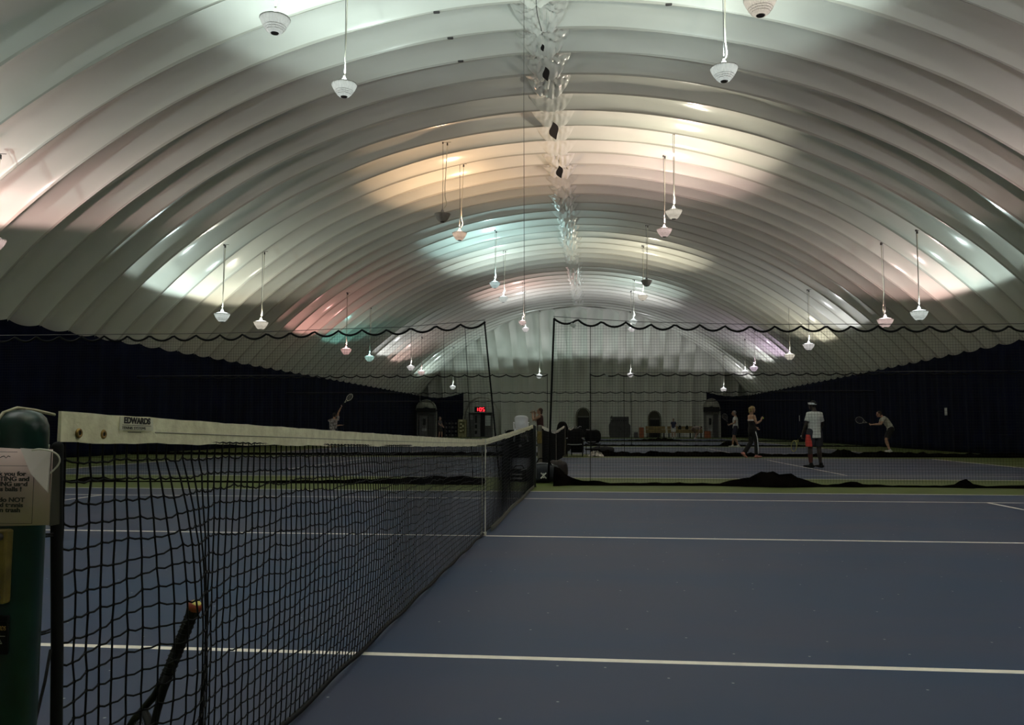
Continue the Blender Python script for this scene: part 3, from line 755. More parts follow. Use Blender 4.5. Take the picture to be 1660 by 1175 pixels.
# ------------------------------------------------------------------ people
def lerp(a, b, t): return V(a).lerp(V(b), t)
def remesh(b, name, m, parent, vox):
    o = b.build(name, m, parent, smooth=True)
    r = o.modifiers.new('r', 'REMESH'); r.mode = 'VOXEL'; r.voxel_size = vox; r.use_smooth_shade = True
    s = o.modifiers.new('s', 'SMOOTH'); s.iterations = 3; s.factor = .5
    return bake(o)
DEF = dict(pelvis=(0, 0, .96), waist=(0, .0, 1.10), chest=(0, .01, 1.30), neck=(0, -.015, 1.47), head=(0, .02, 1.625), face=(0, 1, 0),
           shR=(.175, -.01, 1.415), shL=(-.175, -.01, 1.415), elR=(.225, -.04, 1.14), elL=(-.225, -.04, 1.14), wrR=(.235, .04, .90), wrL=(-.235, .04, .90),
           hR=None, hL=None, hipR=(.09, 0, .93), hipL=(-.09, 0, .93), knR=(.105, .03, .51), knL=(-.105, .03, .51), anR=(.11, -.02, .085), anL=(-.11, -.02, .085), ftR=(.03, 1, 0), ftL=(-.03, 1, 0), side=(1, 0, 0))
def hand(b, w, d, side, thumb, grip=False):
    d = V(d).normalized(); s = V(side); s = (s-d*s.dot(d)).normalized(); n = d.cross(s)
    b.loft([w, w+d*.04, w+d*.085], [(.026, .019), (.038, .017), (.038, .014)], side=s, n=10)
    for k, (o, l) in enumerate(((-.030, .072), (-.010, .082), (.010, .076), (.030, .060))):
        p0 = w+d*.085+s*o*thumb; c = 1.3 if grip else .35
        p1 = p0+(d*math.cos(c*.5)+n*math.sin(c*.5))*l*.4; p2 = p1+(d*math.cos(c*1.2)+n*math.sin(c*1.2))*l*.32; p3 = p2+(d*math.cos(c*1.8)+n*math.sin(c*1.8))*l*.28
        b.loft([p0, p1, p2, p3], [.0095, .009, .0085, .0078], side=s, n=6)
    p0 = w+d*.03-s*.028*thumb; p1 = p0+(d*.7-s*thumb*.6+n*.3).normalized()*.04; p2 = p1+(d*.9-s*thumb*.1+n*.35).normalized()*.032
    b.loft([p0, p1, p2], [.012, .0105, .009], side=s, n=6)
def person(label, loc, rz, J={}, skin='skin', hairm=None, hair='short', shirt=None, bottom=None, bottype='shorts', shoe=None, vox=.011, scale=1, sleeves=.55, gripR=False, gripL=False, cap=None, back_open=False, stripe=None, sock=None, shirt_len=.05):
    P = dict(DEF); P.update(J)
    g = {k: V(v) if v is not None else None for k, v in P.items()}
    t = thing('person', label, 'person', loc, rz)
    sk = M[skin]; S = g['side']
    b = MB(); up = (g['neck']-g['chest']).normalized()
    b.loft([g['pelvis']-V((0,0,.06)), g['pelvis'], g['waist'], g['chest'], lerp(g['chest'], g['neck'], .62), g['neck']], [(.125, .10), (.155, .112), (.128, .095), (.160, .112), (.145, .088), (.065, .058)], side=S)
    hd = g['head']; f = g['face'].normalized(); hs = f.cross(V((0,0,1))).normalized(); hu = hs.cross(f)
    b.loft([g['neck']-up*.02, lerp(g['neck'], hd, .55)-f*.01], [(.055, .058), (.052, .056)], side=S)
    R = Matrix((hs, f, hu)).transposed()
    b.ball(hd+hu*.025, (.074, .094, .095), 16, 12, R); b.ball(hd-hu*.05+f*.022, (.055, .066, .068), 14, 10, R)
    b.loft([hd+f*.088+hu*.015, hd+f*.108-hu*.022], [.011, .016], n=8); b.ball(hd+f*.085-hu*.09, (.024, .018, .018), 8, 6)
    for s in (-1, 1): b.ball(hd+hs*s*.074-f*.01-hu*.005, (.012, .020, .032), 8, 6, R)
    for s, X in ((1, 'R'), (-1, 'L')):
        sh, el, wr = g['sh'+X], g['el'+X], g['wr'+X]
        b.loft([lerp(g['neck'], sh, .35)-up*.04, sh, lerp(sh, el, .4), el, lerp(el, wr, .35), wr], [.055, .056, .048, .039, .040, .026], side=S)
        hdn = g['h'+X] if g['h'+X] is not None else (wr-el).normalized()*.8+V((0, 0, -.2))
        hand(b, wr, hdn, V(P.get('hs'+X, (0, 1, 0))), s, gripR if X == 'R' else gripL)
        hp, kn, an = g['hip'+X], g['kn'+X], g['an'+X]
        b.loft([hp+V((0, 0, .03)), lerp(hp, kn, .35), kn+(hp-kn)*.05, lerp(kn, an, .3), lerp(kn, an, .7), an], [.092, .083, .056, .060, .042, .036], side=S)
        fd = g['ft'+X].normalized(); an0 = V((an.x, an.y, an.z))
        b.loft([an0-V((0,0,.04))-fd*.03, an0-V((0,0,.05))+fd*.10], [(.033, .03), (.038, .022)], side=fd.cross(V((0,0,1))), n=8)
    remesh(b, 'body', sk, t, vox)
    for s in (-1, 1):
        b = MB(); b.ball(hd+f*.082+hs*s*.030+hu*.018, (.011, .007, .008), 8, 6, R); b.build('eye', M['eye'], t, smooth=True)
    b = MB(); b.ball(hd+f*.093-hu*.052, (.022, .006, .006), 10, 6, R); b.build('mouth', M['lip'], t, smooth=True)
    if hairm:
        b = MB(); b.ball(hd+hu*.040-f*.016, (.082, .094, .088), 16, 12, R)
        if hair == 'bun':
            b.ball(hd-f*.10+hu*.02, (.06, .055, .06), 12, 8, R); b.loft([hd-f*.10, hd-f*.13-hu*.08, hd-f*.11-hu*.14], [.035, .03, .015])
            b.ball(hd-f*.06-hu*.02, (.07, .06, .07), 12, 8, R)
        elif hair == 'long': b.loft([hd-f*.04+hu*.04, hd-f*.075-hu*.04, hd-f*.07-hu*.13], [(.075, .05), (.07, .045), (.05, .03)], side=hs)
        else: b.ball(hd-f*.038-hu*.01, (.072, .062, .075), 12, 8, R)
        remesh(b, 'hair', hairm, t, vox)
    if shirt:
        b = MB()
        if back_open:
            b.loft([g['waist']-V((0,0,.12)), g['waist'], lerp(g['waist'], g['chest'], .75)], [(.165, .125), (.140, .108), (.158, .118)], side=S, flat0=True, flat1=True)
            for s in (-1, 1): b.loft([lerp(g['waist'], g['chest'], .7)+S*s*.09-g['face']*.0+V((0, .09, 0)), lerp(g['chest'], g['neck'], .8)+S*s*.08+V((0, .03, 0))], [.022, .018])
        else:
            b.loft([g['pelvis']-V((0,0,shirt_len)), g['pelvis']+V((0,0,.02)), g['waist'], g['chest'], lerp(g['chest'], g['neck'], .62), lerp(g['chest'], g['neck'], .96)], [(.182, .142), (.175, .136), (.160, .124), (.180, .132), (.163, .108), (.088, .076)], side=S, flat0=True, flat1=True)
            if sleeves:
                for X in 'RL':
                    sh, el = g['sh'+X], g['el'+X]; b.loft([lerp(g['neck'], sh, .4)-up*.03, sh+(sh-el)*.04, lerp(sh, el, sleeves*.6), lerp(sh, el, sleeves)], [.066, .068, .064, .068], side=S, flat1=True)
        remesh(b, 'shirt', shirt, t, vox)
        if stripe == 'white_top':
            b = MB(); c = lerp(g['waist'], g['chest'], .78); b.loft([c, c+V((0, 0, .03))], [(.163, .123), (.163, .123)], side=S, flat0=True, flat1=True, n=20); b.build('top_trim', M['white'], t, smooth=30)
    if bottom:
        b = MB(); e = 1 if bottype == 'pants' else .78
        b.loft([g['pelvis']-V((0,0,.09)), g['pelvis'], g['waist']-V((0,0,.04))], [(.150, .125), (.172, .130), (.145, .112)], side=S, flat1=True)
        for X in 'RL':
            hp, kn, an = g['hip'+X], g['kn'+X], g['an'+X]
            if bottype == 'pants': b.loft([hp+V((0,0,.03)), lerp(hp, kn, .4), kn, lerp(kn, an, .5), lerp(kn, an, .95)], [.108, .096, .078, .075, .078], side=S, flat1=True)
            else: b.loft([hp+V((0,0,.03)), lerp(hp, kn, .4), lerp(hp, kn, e), lerp(hp, kn, e+.06)], [.112, .112, .105, .106], side=S, flat1=True)
        remesh(b, bottype, bottom, t, vox)
    for X in 'RL':
        an = g['an'+X]; fd = g['ft'+X].normalized()
        sd = fd.cross(V((0,0,1)))
        if sd.length < .2: sd = V((1,0,0))
        dn = sd.cross(fd).normalized()*-1
        if dn.z > 0: dn = -dn
        b = MB(); base = an+dn*.045
        b.loft([base-fd*.065, base-fd*.01, base+fd*.09, base+fd*.165], [(.036, .036), (.043, .044), (.046, .033), (.034, .024)], side=sd, n=12)
        b.loft([an+dn*.02-fd*.01, an-dn*.015-fd*.01], [.050, .047], side=sd)
        remesh(b, 'shoe', shoe or M['black'], t, vox)
        if sock:
            b = MB(); b.loft([an, lerp(an, g['kn'+X], .30)], [.044, .049], flat1=True, flat0=True); b.build('sock', sock, t, smooth=40)
    if cap:
        b = MB(); vs = []
        ring = [hd+hu*.052+(hs*math.cos(a)*.088+f*math.sin(a)*.106)+hu*(.020*math.sin(a)) for a in [2*PI*k/28 for k in range(28)]]
        n = 28; o = len(b.v)
        vs = [p-hu*.022 for p in ring]+[p+hu*.022 for p in ring]+[p+hu*.022+(hd-p)*.12 for p in ring]+[p-hu*.022+(hd-p)*.12 for p in ring]
        b.add(vs, [(r*n+k, r*n+(k+1)%n, ((r+1)%4)*n+(k+1)%n, ((r+1)%4)*n+k) for r in range(4) for k in range(n)])
        b.build('headband', cap, t, smooth=50)
    if scale != 1: t.scale = (scale,)*3
    return t
cloth = lambda n, c: mat(n, c, .85, noise=.08, nscale=20)
wt = cloth('white_tee', (.62, .64, .62, 1)); navyc = cloth('navy_cloth', (.012, .014, .035, 1)); blk = cloth('black_cloth', (.008, .008, .009, 1)); gry = cloth('charcoal_cloth', (.030, .030, .042, 1)); red = cloth('coral_lit_cloth', (.62, .06, .045, 1)); whs = mat('white_shoe', (.6, .6, .58, 1), .5)

# A: player with headband, back to camera, turned slightly left (local +y = facing)
A = person('person seen from behind in a white T-shirt, white headband and grey shorts', (6.62, 13.85, 0), .28,
    dict(head=(-.015, .03, 1.575), neck=(0, -.02, 1.43), chest=(0, -.02, 1.25), waist=(0, 0, 1.05), pelvis=(0, 0, .90), face=(-.55, .8, -.12), shR=(.165, -.02, 1.345), shL=(-.165, -.02, 1.345),
         elL=(-.25, -.03, 1.08), wrL=(-.30, .06, .84), hL=(-.15, .15, -1), elR=(.235, .02, 1.08), wrR=(.20, .16, .90), hipR=(.095, 0, .88), hipL=(-.095, 0, .88), knR=(.12, .02, .48), knL=(-.12, .03, .48), anR=(.135, -.02, .085), anL=(-.125, .0, .085), ftR=(-.3, 1, 0), ftL=(-.8, .6, 0)),
    skin='skind', hairm=blk, shirt=wt, bottom=gry, shoe=M['black'], gripL=True, cap=M['white'], sleeves=.66, shirt_len=.15)
b = MB(); b.loft([(-.125, .005, .83), (-.14, .01, .66), (-.135, .015, .54)], [(.100, .095), (.104, .100), (.100, .096)], n=16, flat0=True, flat1=True)
b.build('side_panel', red, A, smooth=40)  # coral light on the left of the grey shorts, put in as coloured cloth
b = MB(); b.loft([(-.126, .012, .34), (-.124, .006, .2), (-.125, .0, .13)], [(.062, .062), (.052, .052), (.045, .045)], n=12, flat0=True, flat1=True); b.build('leg_sleeve', mat('dark_red_sleeve', (.10, .02, .015, 1), .8), A, smooth=40)
racket('yellow framed racket held low in the left hand of the headband player', (6.31, 13.90, .80), (6.19, 14.46, .46), (1, .25, 0), mat('racket_yellow', (.45, .42, .10, 1), .4), mat('strings_blue', (.03, .05, .12, 1), .6))
# B: woman walking right with a ball in her hand
B = person('person with blonde hair in a bun and black side-striped track pants, holding a ball', (6.30, 20.5, 0), -1.25,
    dict(head=(.0, .03, 1.61), neck=(0, -.02, 1.45), face=(-.1, 1, .0), chest=(0, -.02, 1.28), shR=(.155, -.01, 1.39), shL=(-.155, -.01, 1.39), elR=(.20, .06, 1.14), wrR=(.14, .26, 1.24), hR=(-.1, .3, 1), hsR=(1, .2, 0),
         elL=(-.20, .04, 1.13), wrL=(-.12, .20, 1.02), hipR=(.085, 0, .93), hipL=(-.085, 0, .93), knR=(.09, .10, .52), anR=(.09, .10, .085), knL=(-.09, .0, .52), anL=(-.10, -.26, .15), ftR=(0, 1, 0), ftL=(0, .75, -.6)),
    hairm=mat('blonde_hair', (.36, .26, .11, 1), .6, noise=.2, nscale=30), hair='bun', shirt=blk, back_open=True, bottom=blk, bottype='pants', shoe=mat('pink_shoe', (.65, .27, .22, 1), .6), stripe='white_top', scale=1.0)
b = MB()
b.tube([(.200, .01, .88), (.205, .06, .70), (.172, .10, .52), (.172, .11, .30), (.172, .11, .14)], .014, 6); b.build('side_stripe', M['white'], B, smooth=True)
b = MB(); b.ball((0, 0, 0), .0335, 14, 10); tag(b.build('tennis_ball', M['ballyel'], loc=(6.66, 20.52, 1.325), smooth=True), 'yellow-green tennis ball in the hand of the blonde player', 'ball')
# C: distant player in white polo
Cc = person('person with grey hair, white polo shirt and dark shorts on the third court', (8.2, 35.3, 0), 1.45,
    dict(head=(0, .06, 1.64), shR=(.17, 0, 1.42), elR=(.22, .06, 1.17), wrR=(.10, .26, 1.10), hR=(-.2, 1, .1), elL=(-.22, .04, 1.17), wrL=(-.10, .26, 1.08), hL=(.2, 1, .0), knR=(.11, .06, .50), knL=(-.11, .10, .52), anL=(-.12, .16, .085), anR=(.12, -.12, .085)),
    hairm=mat('grey_hair', (.25, .23, .22, 1), .7), shirt=wt, bottom=navyc, shoe=whs, gripR=True, gripL=True, scale=1.05, vox=.013)
racket('racket held upright before the grey haired player in a white polo', (7.88, 35.35, 1.10), (7.61, 35.15, 1.66), (.2, 1, 0), mat('racket_grey', (.12, .12, .14, 1), .4))
# D: crouching player facing left
D = person('person crouching in ready position, cream shirt and black shorts, by the right curtain', (12.94, 27.3, 0), 1.45,
    dict(pelvis=(0, -.12, .90), waist=(0, -.07, 1.05), chest=(0, .06, 1.24), neck=(0, .17, 1.38), head=(0, .28, 1.49), face=(0, 1, -.15), shR=(.175, .13, 1.34), shL=(-.175, .13, 1.34), elR=(.20, .26, 1.10), wrR=(.06, .50, 1.09), hR=(-.1, 1, 0), elL=(-.20, .27, 1.09), wrL=(-.05, .56, 1.08), hL=(.1, 1, .1),
         hipR=(.10, -.12, .88), hipL=(-.10, -.12, .88), knR=(.15, .04, .48), knL=(-.15, .08, .49), anR=(.17, -.09, .085), anL=(-.17, -.03, .085)),
    hairm=mat('brown_hair', (.035, .02, .012, 1), .7), shirt=cloth('cream_shirt', (.50, .50, .42, 1)), bottom=blk, shoe=whs, gripR=True, gripL=True, vox=.012, scale=1.04)
racket('pale tennis racket held out by the crouching player near the right curtain', (12.36, 27.4, 1.13), (11.72, 27.32, 1.36), (-.2, 1, .25), mat('racket_pale', (.33, .33, .28, 1), .4), mat('strings_grey', (.22, .2, .2, 1), .6))
# E: player serving at the left curtain
E_ = person('person in a pale striped shirt reaching overhead by the left curtain', (-10.20, 27.0, 0), .15,
    dict(head=(.05, .03, 1.52), neck=(.03, 0, 1.37), chest=(0, 0, 1.20), waist=(0, 0, 1.02), pelvis=(0, 0, .88), face=(.3, .9, .3), shR=(.20, 0, 1.34), shL=(-.16, 0, 1.28), elR=(.20, .02, 1.62), wrR=(.32, .02, 1.86), hR=(.5, 0, .8), elL=(.04, .16, 1.06), wrL=(.27, .2, 1.10), hipR=(.09, 0, .86), hipL=(-.09, 0, .86), knR=(.12, .03, .47), knL=(-.11, .03, .47)),
    hairm=blk, shirt=mat('striped_shirt', (.20, .17, .18, 1), .85, noise=.4, nscale=14, col2=(.5, .48, .48, 1)), bottom=gry, shoe=whs, gripR=True, vox=.013)
racket('pale racket raised high overhead before the dark left curtain', (-9.86, 27.02, 1.93), (-9.36, 27.02, 2.44), (.2, .95, -.35), mat('racket_white', (.62, .64, .56, 1), .5), mat('strings_white', (.80, .82, .70, 1), .6))
# F: woman drinking
F_ = person('person with dark tied hair drinking from a bottle beside the white garden chair', (-.93, 22.4, 0), 1.45,
    dict(head=(0, .01, 1.60), face=(0, 1, .25), shR=(.16, 0, 1.40), shL=(-.16, 0, 1.40), elR=(.16, .22, 1.25), wrR=(.05, .20, 1.47), hR=(-.3, .1, .9), elL=(-.15, .24, 1.27), wrL=(-.04, .27, 1.49), hL=(.3, .1, .9)),
    hairm=mat('dark_brown_hair', (.03, .012, .010, 1), .6), hair='long', shirt=cloth('maroon_top', (.05, .015, .014, 1)), sleeves=0, bottom=navyc, bottype='pants', vox=.012)
b = MB(); b.lathe([(0, 0), (.033, 0), (.033, .13), (.018, .16), (.014, .185), (0, .19)], 12, axis=Matrix.Rotation(1.25, 3, 'Y'))
tag(b.build('water_bottle', mat('bottle', (.35, .30, .22, 1), .3), smooth=40, loc=(-1.30, 22.4, 1.56)), 'small drink bottle lifted to the mouth of the drinking woman', 'bottle')
# G, H, I: far people
person('person in a navy shirt and white shorts standing before the mustard bench', (7.84, 64.9, 0), 2.8, {}, hairm=blk, shirt=cloth('navy_shirt', (.016, .018, .05, 1)), bottom=wt, shoe=whs, vox=.016)
person('person bending low with hands on knees before the mustard bench', (9.30, 61.8, 0), -1.5,
    dict(pelvis=(0, -.18, .86), waist=(0, -.04, .95), chest=(0, .20, .98), neck=(0, .38, .96), head=(0, .52, .93), face=(0, .9, -.5), shR=(.17, .32, .95), shL=(-.17, .32, .95), elR=(.2, .34, .68), wrR=(.14, .24, .48), elL=(-.2, .34, .68), wrL=(-.14, .24, .48), hipR=(.09, -.16, .84), hipL=(-.09, -.16, .84), knR=(.13, .12, .48), knL=(-.13, .12, .48), anR=(.14, 0, .085), anL=(-.14, 0, .085)),
    hairm=blk, shirt=cloth('pale_shirt', (.30, .26, .22, 1)), bottom=cloth('tan_cloth', (.10, .06, .035, 1)), shoe=whs, vox=.016)
person('person in dim grey clothes standing beside the ball hopper rack at far left', (-11.75, 60, 0), -1.9,
    dict(elR=(.24, .06, 1.16), wrR=(.12, .28, 1.02), elL=(-.23, .05, 1.16), wrL=(-.10, .26, .98), knL=(-.12, .12, .5), anL=(-.13, .1, .085)), hairm=mat('fair_hair', (.2, .17, .13, 1), .7), shirt=cloth('grey_shirt', (.10, .10, .10, 1)), bottom=cloth('olive_shorts', (.03, .03, .02, 1)), shoe=whs, vox=.016, scale=1.06)

# ------------------------------------------------------------------ courtside things by the net posts
def lawn_chair():
    t = thing('plastic_chair', 'white plastic garden chair raised on a black box behind the far net post', 'chair', (0, 0, 0), 0)
    b = MB(); n = 12; vs = []           # back: curved shell, top rounded
    for j in range(9):
        q = j/8; z = .42+.46*q; w = .20+.045*q-(.05*max(0, (q-.8)/.2)**2)
        for i in range(n+1):
            u = i/n*2-1; vs.append((u*w, .22+.10*q-.05*u*u*1.0, z-.035*max(0, (q-.6)/.4)*abs(u)**3))
    b.add(vs, [(j*(n+1)+i, j*(n+1)+i+1, (j+1)*(n+1)+i+1, (j+1)*(n+1)+i) for j in range(8) for i in range(n)])
    o = b.build('backrest', M['white'], t, smooth=True); md = o.modifiers.new('t', 'SOLIDIFY'); md.thickness = .012; bake(o)
    b = MB(); b.box((0, 0, .425), (.44, .44, .022), bev=.01); b.box((0, -.21, .41), (.44, .02, .05), bev=.008); b.build('seat', M['white'], t, smooth=30)
    for sx in (-1, 1):
        for sy in (-1, 1):
            b = MB(); b.tube([(sx*.20, sy*.19, .42), (sx*.235, sy*.24, 0)], [.026, .019], 8); b.build('leg', M['white'], t, smooth=40)
        b = MB(); b.tube([(sx*.235, -.20, .42), (sx*.25, -.19, .62), (sx*.25, .05, .64), (sx*.235, .24, .62)], [.018, .02, .022, .016], 8); b.build('armrest', M['white'], t, smooth=40)
    return t
ch = lawn_chair(); ch.location = (-1.42, 20.0, .53); ch.rotation_euler.z = PI+.12
tk = thing('storage_box', 'black storage box under the white garden chair behind the far net post', 'box', (-1.42, 20.0, 0))
b = MB(); b.box((0, 0, .23), (.66, .70, .46), bev=.03); b.build('body', M['black'], tk, smooth=30)
b = MB(); b.box((0, 0, .495), (.69, .73, .065), bev=.02); b.build('lid', M['blackfab'], tk, smooth=30)
b = MB(); b.box((0, -.36, .40), (.10, .02, .07), bev=.006); b.build('latch', M['greyw'], tk)

def bag(label, loc, rz, dim, m, trim=None, strap=True, tcol=None, squash=.35, sagz=0):
    t = thing('tennis_bag', label, 'bag', loc, rz)
    lx, ly, lz = dim; b = MB(); n = 22; vs = []; K = 14
    for j in range(K+1):
        u = j/K*2-1; sc = (1-abs(u)**3.2)**.5 if abs(u) < 1 else 0; sc = max(.12, sc)
        for i in range(n):
            a = 2*PI*i/n; ca, sa = math.cos(a), math.sin(a)
            y = math.copysign(abs(ca)**.75, ca)*ly/2*sc; z = lz/2+math.copysign(abs(sa)**.75, sa)*lz/2*(sc*.8+.2)+.01*math.sin(u*9+i)
            vs.append((u*lx/2, y, max(.003, z)))
    fs = [(j*n+i, j*n+(i+1)%n, (j+1)*n+(i+1)%n, (j+1)*n+i) for j in range(K) for i in range(n)]+[tuple(range(n)), tuple(K*n+i for i in range(n))]
    b.add(vs, fs); b.build('body', m, t, smooth=50)
    if trim is not None:
        b = MB()
        for (x, w, z0) in trim: b.tube([(x-w/2, -ly/2*.8, lz*z0), (x-w/4, -ly/2*1.02, lz*(z0-.02)), (x+w/4, -ly/2*1.02, lz*(z0-.02)), (x+w/2, -ly/2*.8, lz*z0)], .014, 6)
        b.build('piping', M['greyw'] if tcol is None else tcol, t, smooth=True)
    if strap:
        b = MB(); b.tube([(-lx*.25, -ly*.3, lz*.9), (-lx*.12, -ly*.25, lz*1.25), (lx*.12, -ly*.2, lz*1.28), (lx*.25, -ly*.3, lz*.9)], .012, 6); b.build('handle', M['blackfab'], t, smooth=True)
    return t
nvb = mat('navy_bag', (.010, .013, .020, 1), .6, noise=.3, nscale=8)
bg = bag('dark navy racket bag with a white crossed mark beside the far net post', (.10, 7.50, 0), .12, (.62, .30, .36), nvb, None, True)
b = MB()
for s in (-1, 1): b.tube([(-.05, -.165, .14-s*.05), (0, -.172, .14), (.05, -.165, .14+s*.05)], .013, 5)
b.box((0, -.168, .14), (.03, .012, .09)); b.build('cross_mark', mat('mark_white', (.55, .55, .5, 1), .6), bg)
b = MB(); b.tube([(-.22, -.05, .33), (-.05, -.06, .365), (.15, -.05, .345), (.26, -.04, .28)], .014, 6); b.build('zip_piping', M['greyw'], bg, smooth=True)
bg = bag('black bag with two pale stripes lying left of the far net post', (-.36, 7.75, 0), -.1, (.50, .28, .24), M['blackfab'], ((-.03, .26, .62),), True)
b = MB(); b.box((-.04, -.145, .07), (.24, .006, .035)); b.tube([(.05, -.12, .22), (.16, -.10, .25), (.19, -.12, .19)], .012, 5); b.build('stripe', M['greyw'], bg)
bag('reddish brown skirt drape slumped right of the navy racket bag', (.34, 7.95, 0), .3, (.42, .34, .40), mat('brown_drape', (.014, .006, .005, 1), .7, noise=.4, nscale=9), None, False)  # bag shape standing in for the divider's dark brown skirt drape
# dark folding chair with jacket behind the white stack
def camp_chair(label, loc, rz, pads):
    t = thing('folding_chair', label, 'chair', loc, rz)
    b = MB(); vs = []; n = 8
    for j in range(7):
        q = j/6
        for i in range(n+1):
            u = i/n*2-1; vs.append((u*(.27-.03*q*q), .20+.10*q+.03*(1-u*u), .42+.50*q-(.05*abs(u)**3 if q > .9 else 0)))
    b.add(vs, [(j*(n+1)+i, j*(n+1)+i+1, (j+1)*(n+1)+i+1, (j+1)*(n+1)+i) for j in range(6) for i in range(n)])
    o = b.build('backrest', M['blackfab'], t, smooth=True); md = o.modifiers.new('t', 'SOLIDIFY'); md.thickness = .03; bake(o)
    b = MB(); b.box((0, 0, .41), (.50, .46, .05), bev=.02); b.build('seat', M['blackfab'], t, smooth=30)
    for sx in (-1, 1):
        b = MB(); b.tube([(sx*.26, -.24, 0), (sx*.26, .22, .42), (sx*.26, .32, .92)], .013, 6); b.build('leg', M['black'], t)
        b = MB(); b.tube([(sx*.27, .26, 0), (sx*.27, -.20, .42), (sx*.27, -.22, .62)], .013, 6); b.build('leg', M['black'], t)
        b = MB(); b.box((sx*.27, 0, .635), (.055, .44, .03), bev=.012); b.build('armrest', pads, t, smooth=30)
    b = MB(); b.tube([(-.25, -.25, .43), (-.1, -.27, .415), (.1, -.27, .415), (.25, -.25, .43)], .013, 6); b.build('seat_piping', M['greyw'], t, smooth=True)
    return t
camp_chair('black folding chair half hidden behind the white garden chair', (-1.70, 20.9, .0), 2.9, M['black'])
camp_chair('black folding chair with pale piping right of the second court net', (.36, 21.1, 0), 0.0, M['greyw'])
# tall black padded cart with rounded ends, holding bags
ct = thing('ball_cart', 'tall black courtside cart with pale rails loaded with bags', 'cart', (.42, 22.3, 0))
b = MB(); b.box((0, 0, .33), (.46, .40, .46), bev=.03); b.build('basket', M['blackfab'], ct, smooth=30)
b = MB()
for sx in (-1, 1):
    for sy in (-1, 1): b.tube([(sx*.22, sy*.18, .10), (sx*.22, sy*.18, .62)], .012, 6)
b.build('frame', M['black'], ct)
b = MB(); b.tube([(-.24, -.21, .60), (-.15, -.23, .575), (.15, -.23, .575), (.24, -.21, .60)], .018, 6); b.build('rail', mat('rail_pale', (.42, .42, .42, 1), .5), ct, smooth=True)
for sx in (-1, 1):
    for sy in (-1, 1):
        b = MB(); b.lathe([(0, -.015), (.05, -.015), (.05, .015), (0, .015)], 14, (sx*.2, sy*.16, .05), Matrix.Rotation(PI/2, 3, 'Y')); b.build('wheel', M['black'], ct, smooth=30)
bag('black bag with white jagged trim lying on top of the black cart', (.42, 22.3, .57), .1, (.50, .34, .40), M['blackfab'], None, False)
b = MB(); b.tube([(-.20, 0, 0), (-.12, 0, .07), (-.06, 0, .01), (0, 0, .08), (.05, 0, .02), (.12, 0, .08), (.18, 0, .06)], .013, 6); b.tube([(-.34, .0, -.02), (-.28, 0, .05), (-.22, 0, .08)], .018, 6)
b.ball((-.26, -.05, -.28), (.05, .03, .04), 10, 8); b.ball((.02, -.05, -.27), (.025, .02, .04), 8, 6)
tag(b.build('crumpled_towel', mat('towel_white', (.42, .42, .44, 1), .8), smooth=True, loc=(.40, 22.06, .97)), 'crumpled pale towel trailing over the bag on the black cart', 'towel')
bg = bag('large rounded black duffel with two pale stripes at the right of the cart', (.98, 22.6, .42), 0, (.60, .40, .52), M['blackfab'], ((-.06, .34, .98), (-.04, .30, .14)), False)
b = MB(); b.box((.98, 22.6, .21), (.56, .40, .05), bev=.01); 
for sx in (-1, 1):
    for sy in (-1, 1): b.tube([(.98+sx*.24, 22.6+sy*.16, 0), (.98+sx*.24, 22.6+sy*.16, .40)], .014, 6)
b.box((.98, 22.6, .405), (.58, .42, .03), bev=.01)
tag(b.build('low_bench', M['black']), 'low black bench under the rounded duffel beside the cart', 'bench')
bag('tall rounded black racket bag standing at the end of the second court net', (-.10, 22.0, 0), 1.4, (.36, .46, 1.22), M['blackfab'], None, False)
bag('flat dark blue bag on the floor right of the duffel', (1.36, 24.4, 0), .1, (.9, .35, .28), mat('ink_blue_bag', (.006, .008, .016, 1), .7), None, False)
# crumpled black-and-white cloth heap
b = MB(); rng = random.Random(4); n = 14; vs = []
for j in range(n+1):
    for i in range(n+1):
        u, v = i/n*2-1, j/n*2-1; h = max(0, 1-(u*u+v*v)**1.2)*.20*(.7+.3*math.sin(i*2.1+j*1.3))+rng.uniform(0, .03)
        vs.append((u*.28, v*.18, max(.004, h)))
b.add(vs, [(j*(n+1)+i, j*(n+1)+i+1, (j+1)*(n+1)+i+1, (j+1)*(n+1)+i) for j in range(n) for i in range(n)])
cm = mat('patterned_cloth', (.02, .02, .02, 1), .8, col2=(.62, .60, .55, 1), nscale=9)
tag(b.build('patterned_cloth', cm, smooth=True, loc=(1.09, 21.12, 0)), 'crumpled black and white patterned cloth on the floor beside the folding chair', 'cloth')
b = MB(); b.box((0, 0, .30), (.14, .10, .60), bev=.02); b.box((0, -.052, .30), (.10, .006, .44))
tag(b.build('floor_bin', mat('olive_bin', (.09, .09, .04, 1), .6), loc=(-.02, 21.35, 0)), 'narrow olive bin left of the black folding chair', 'bin')

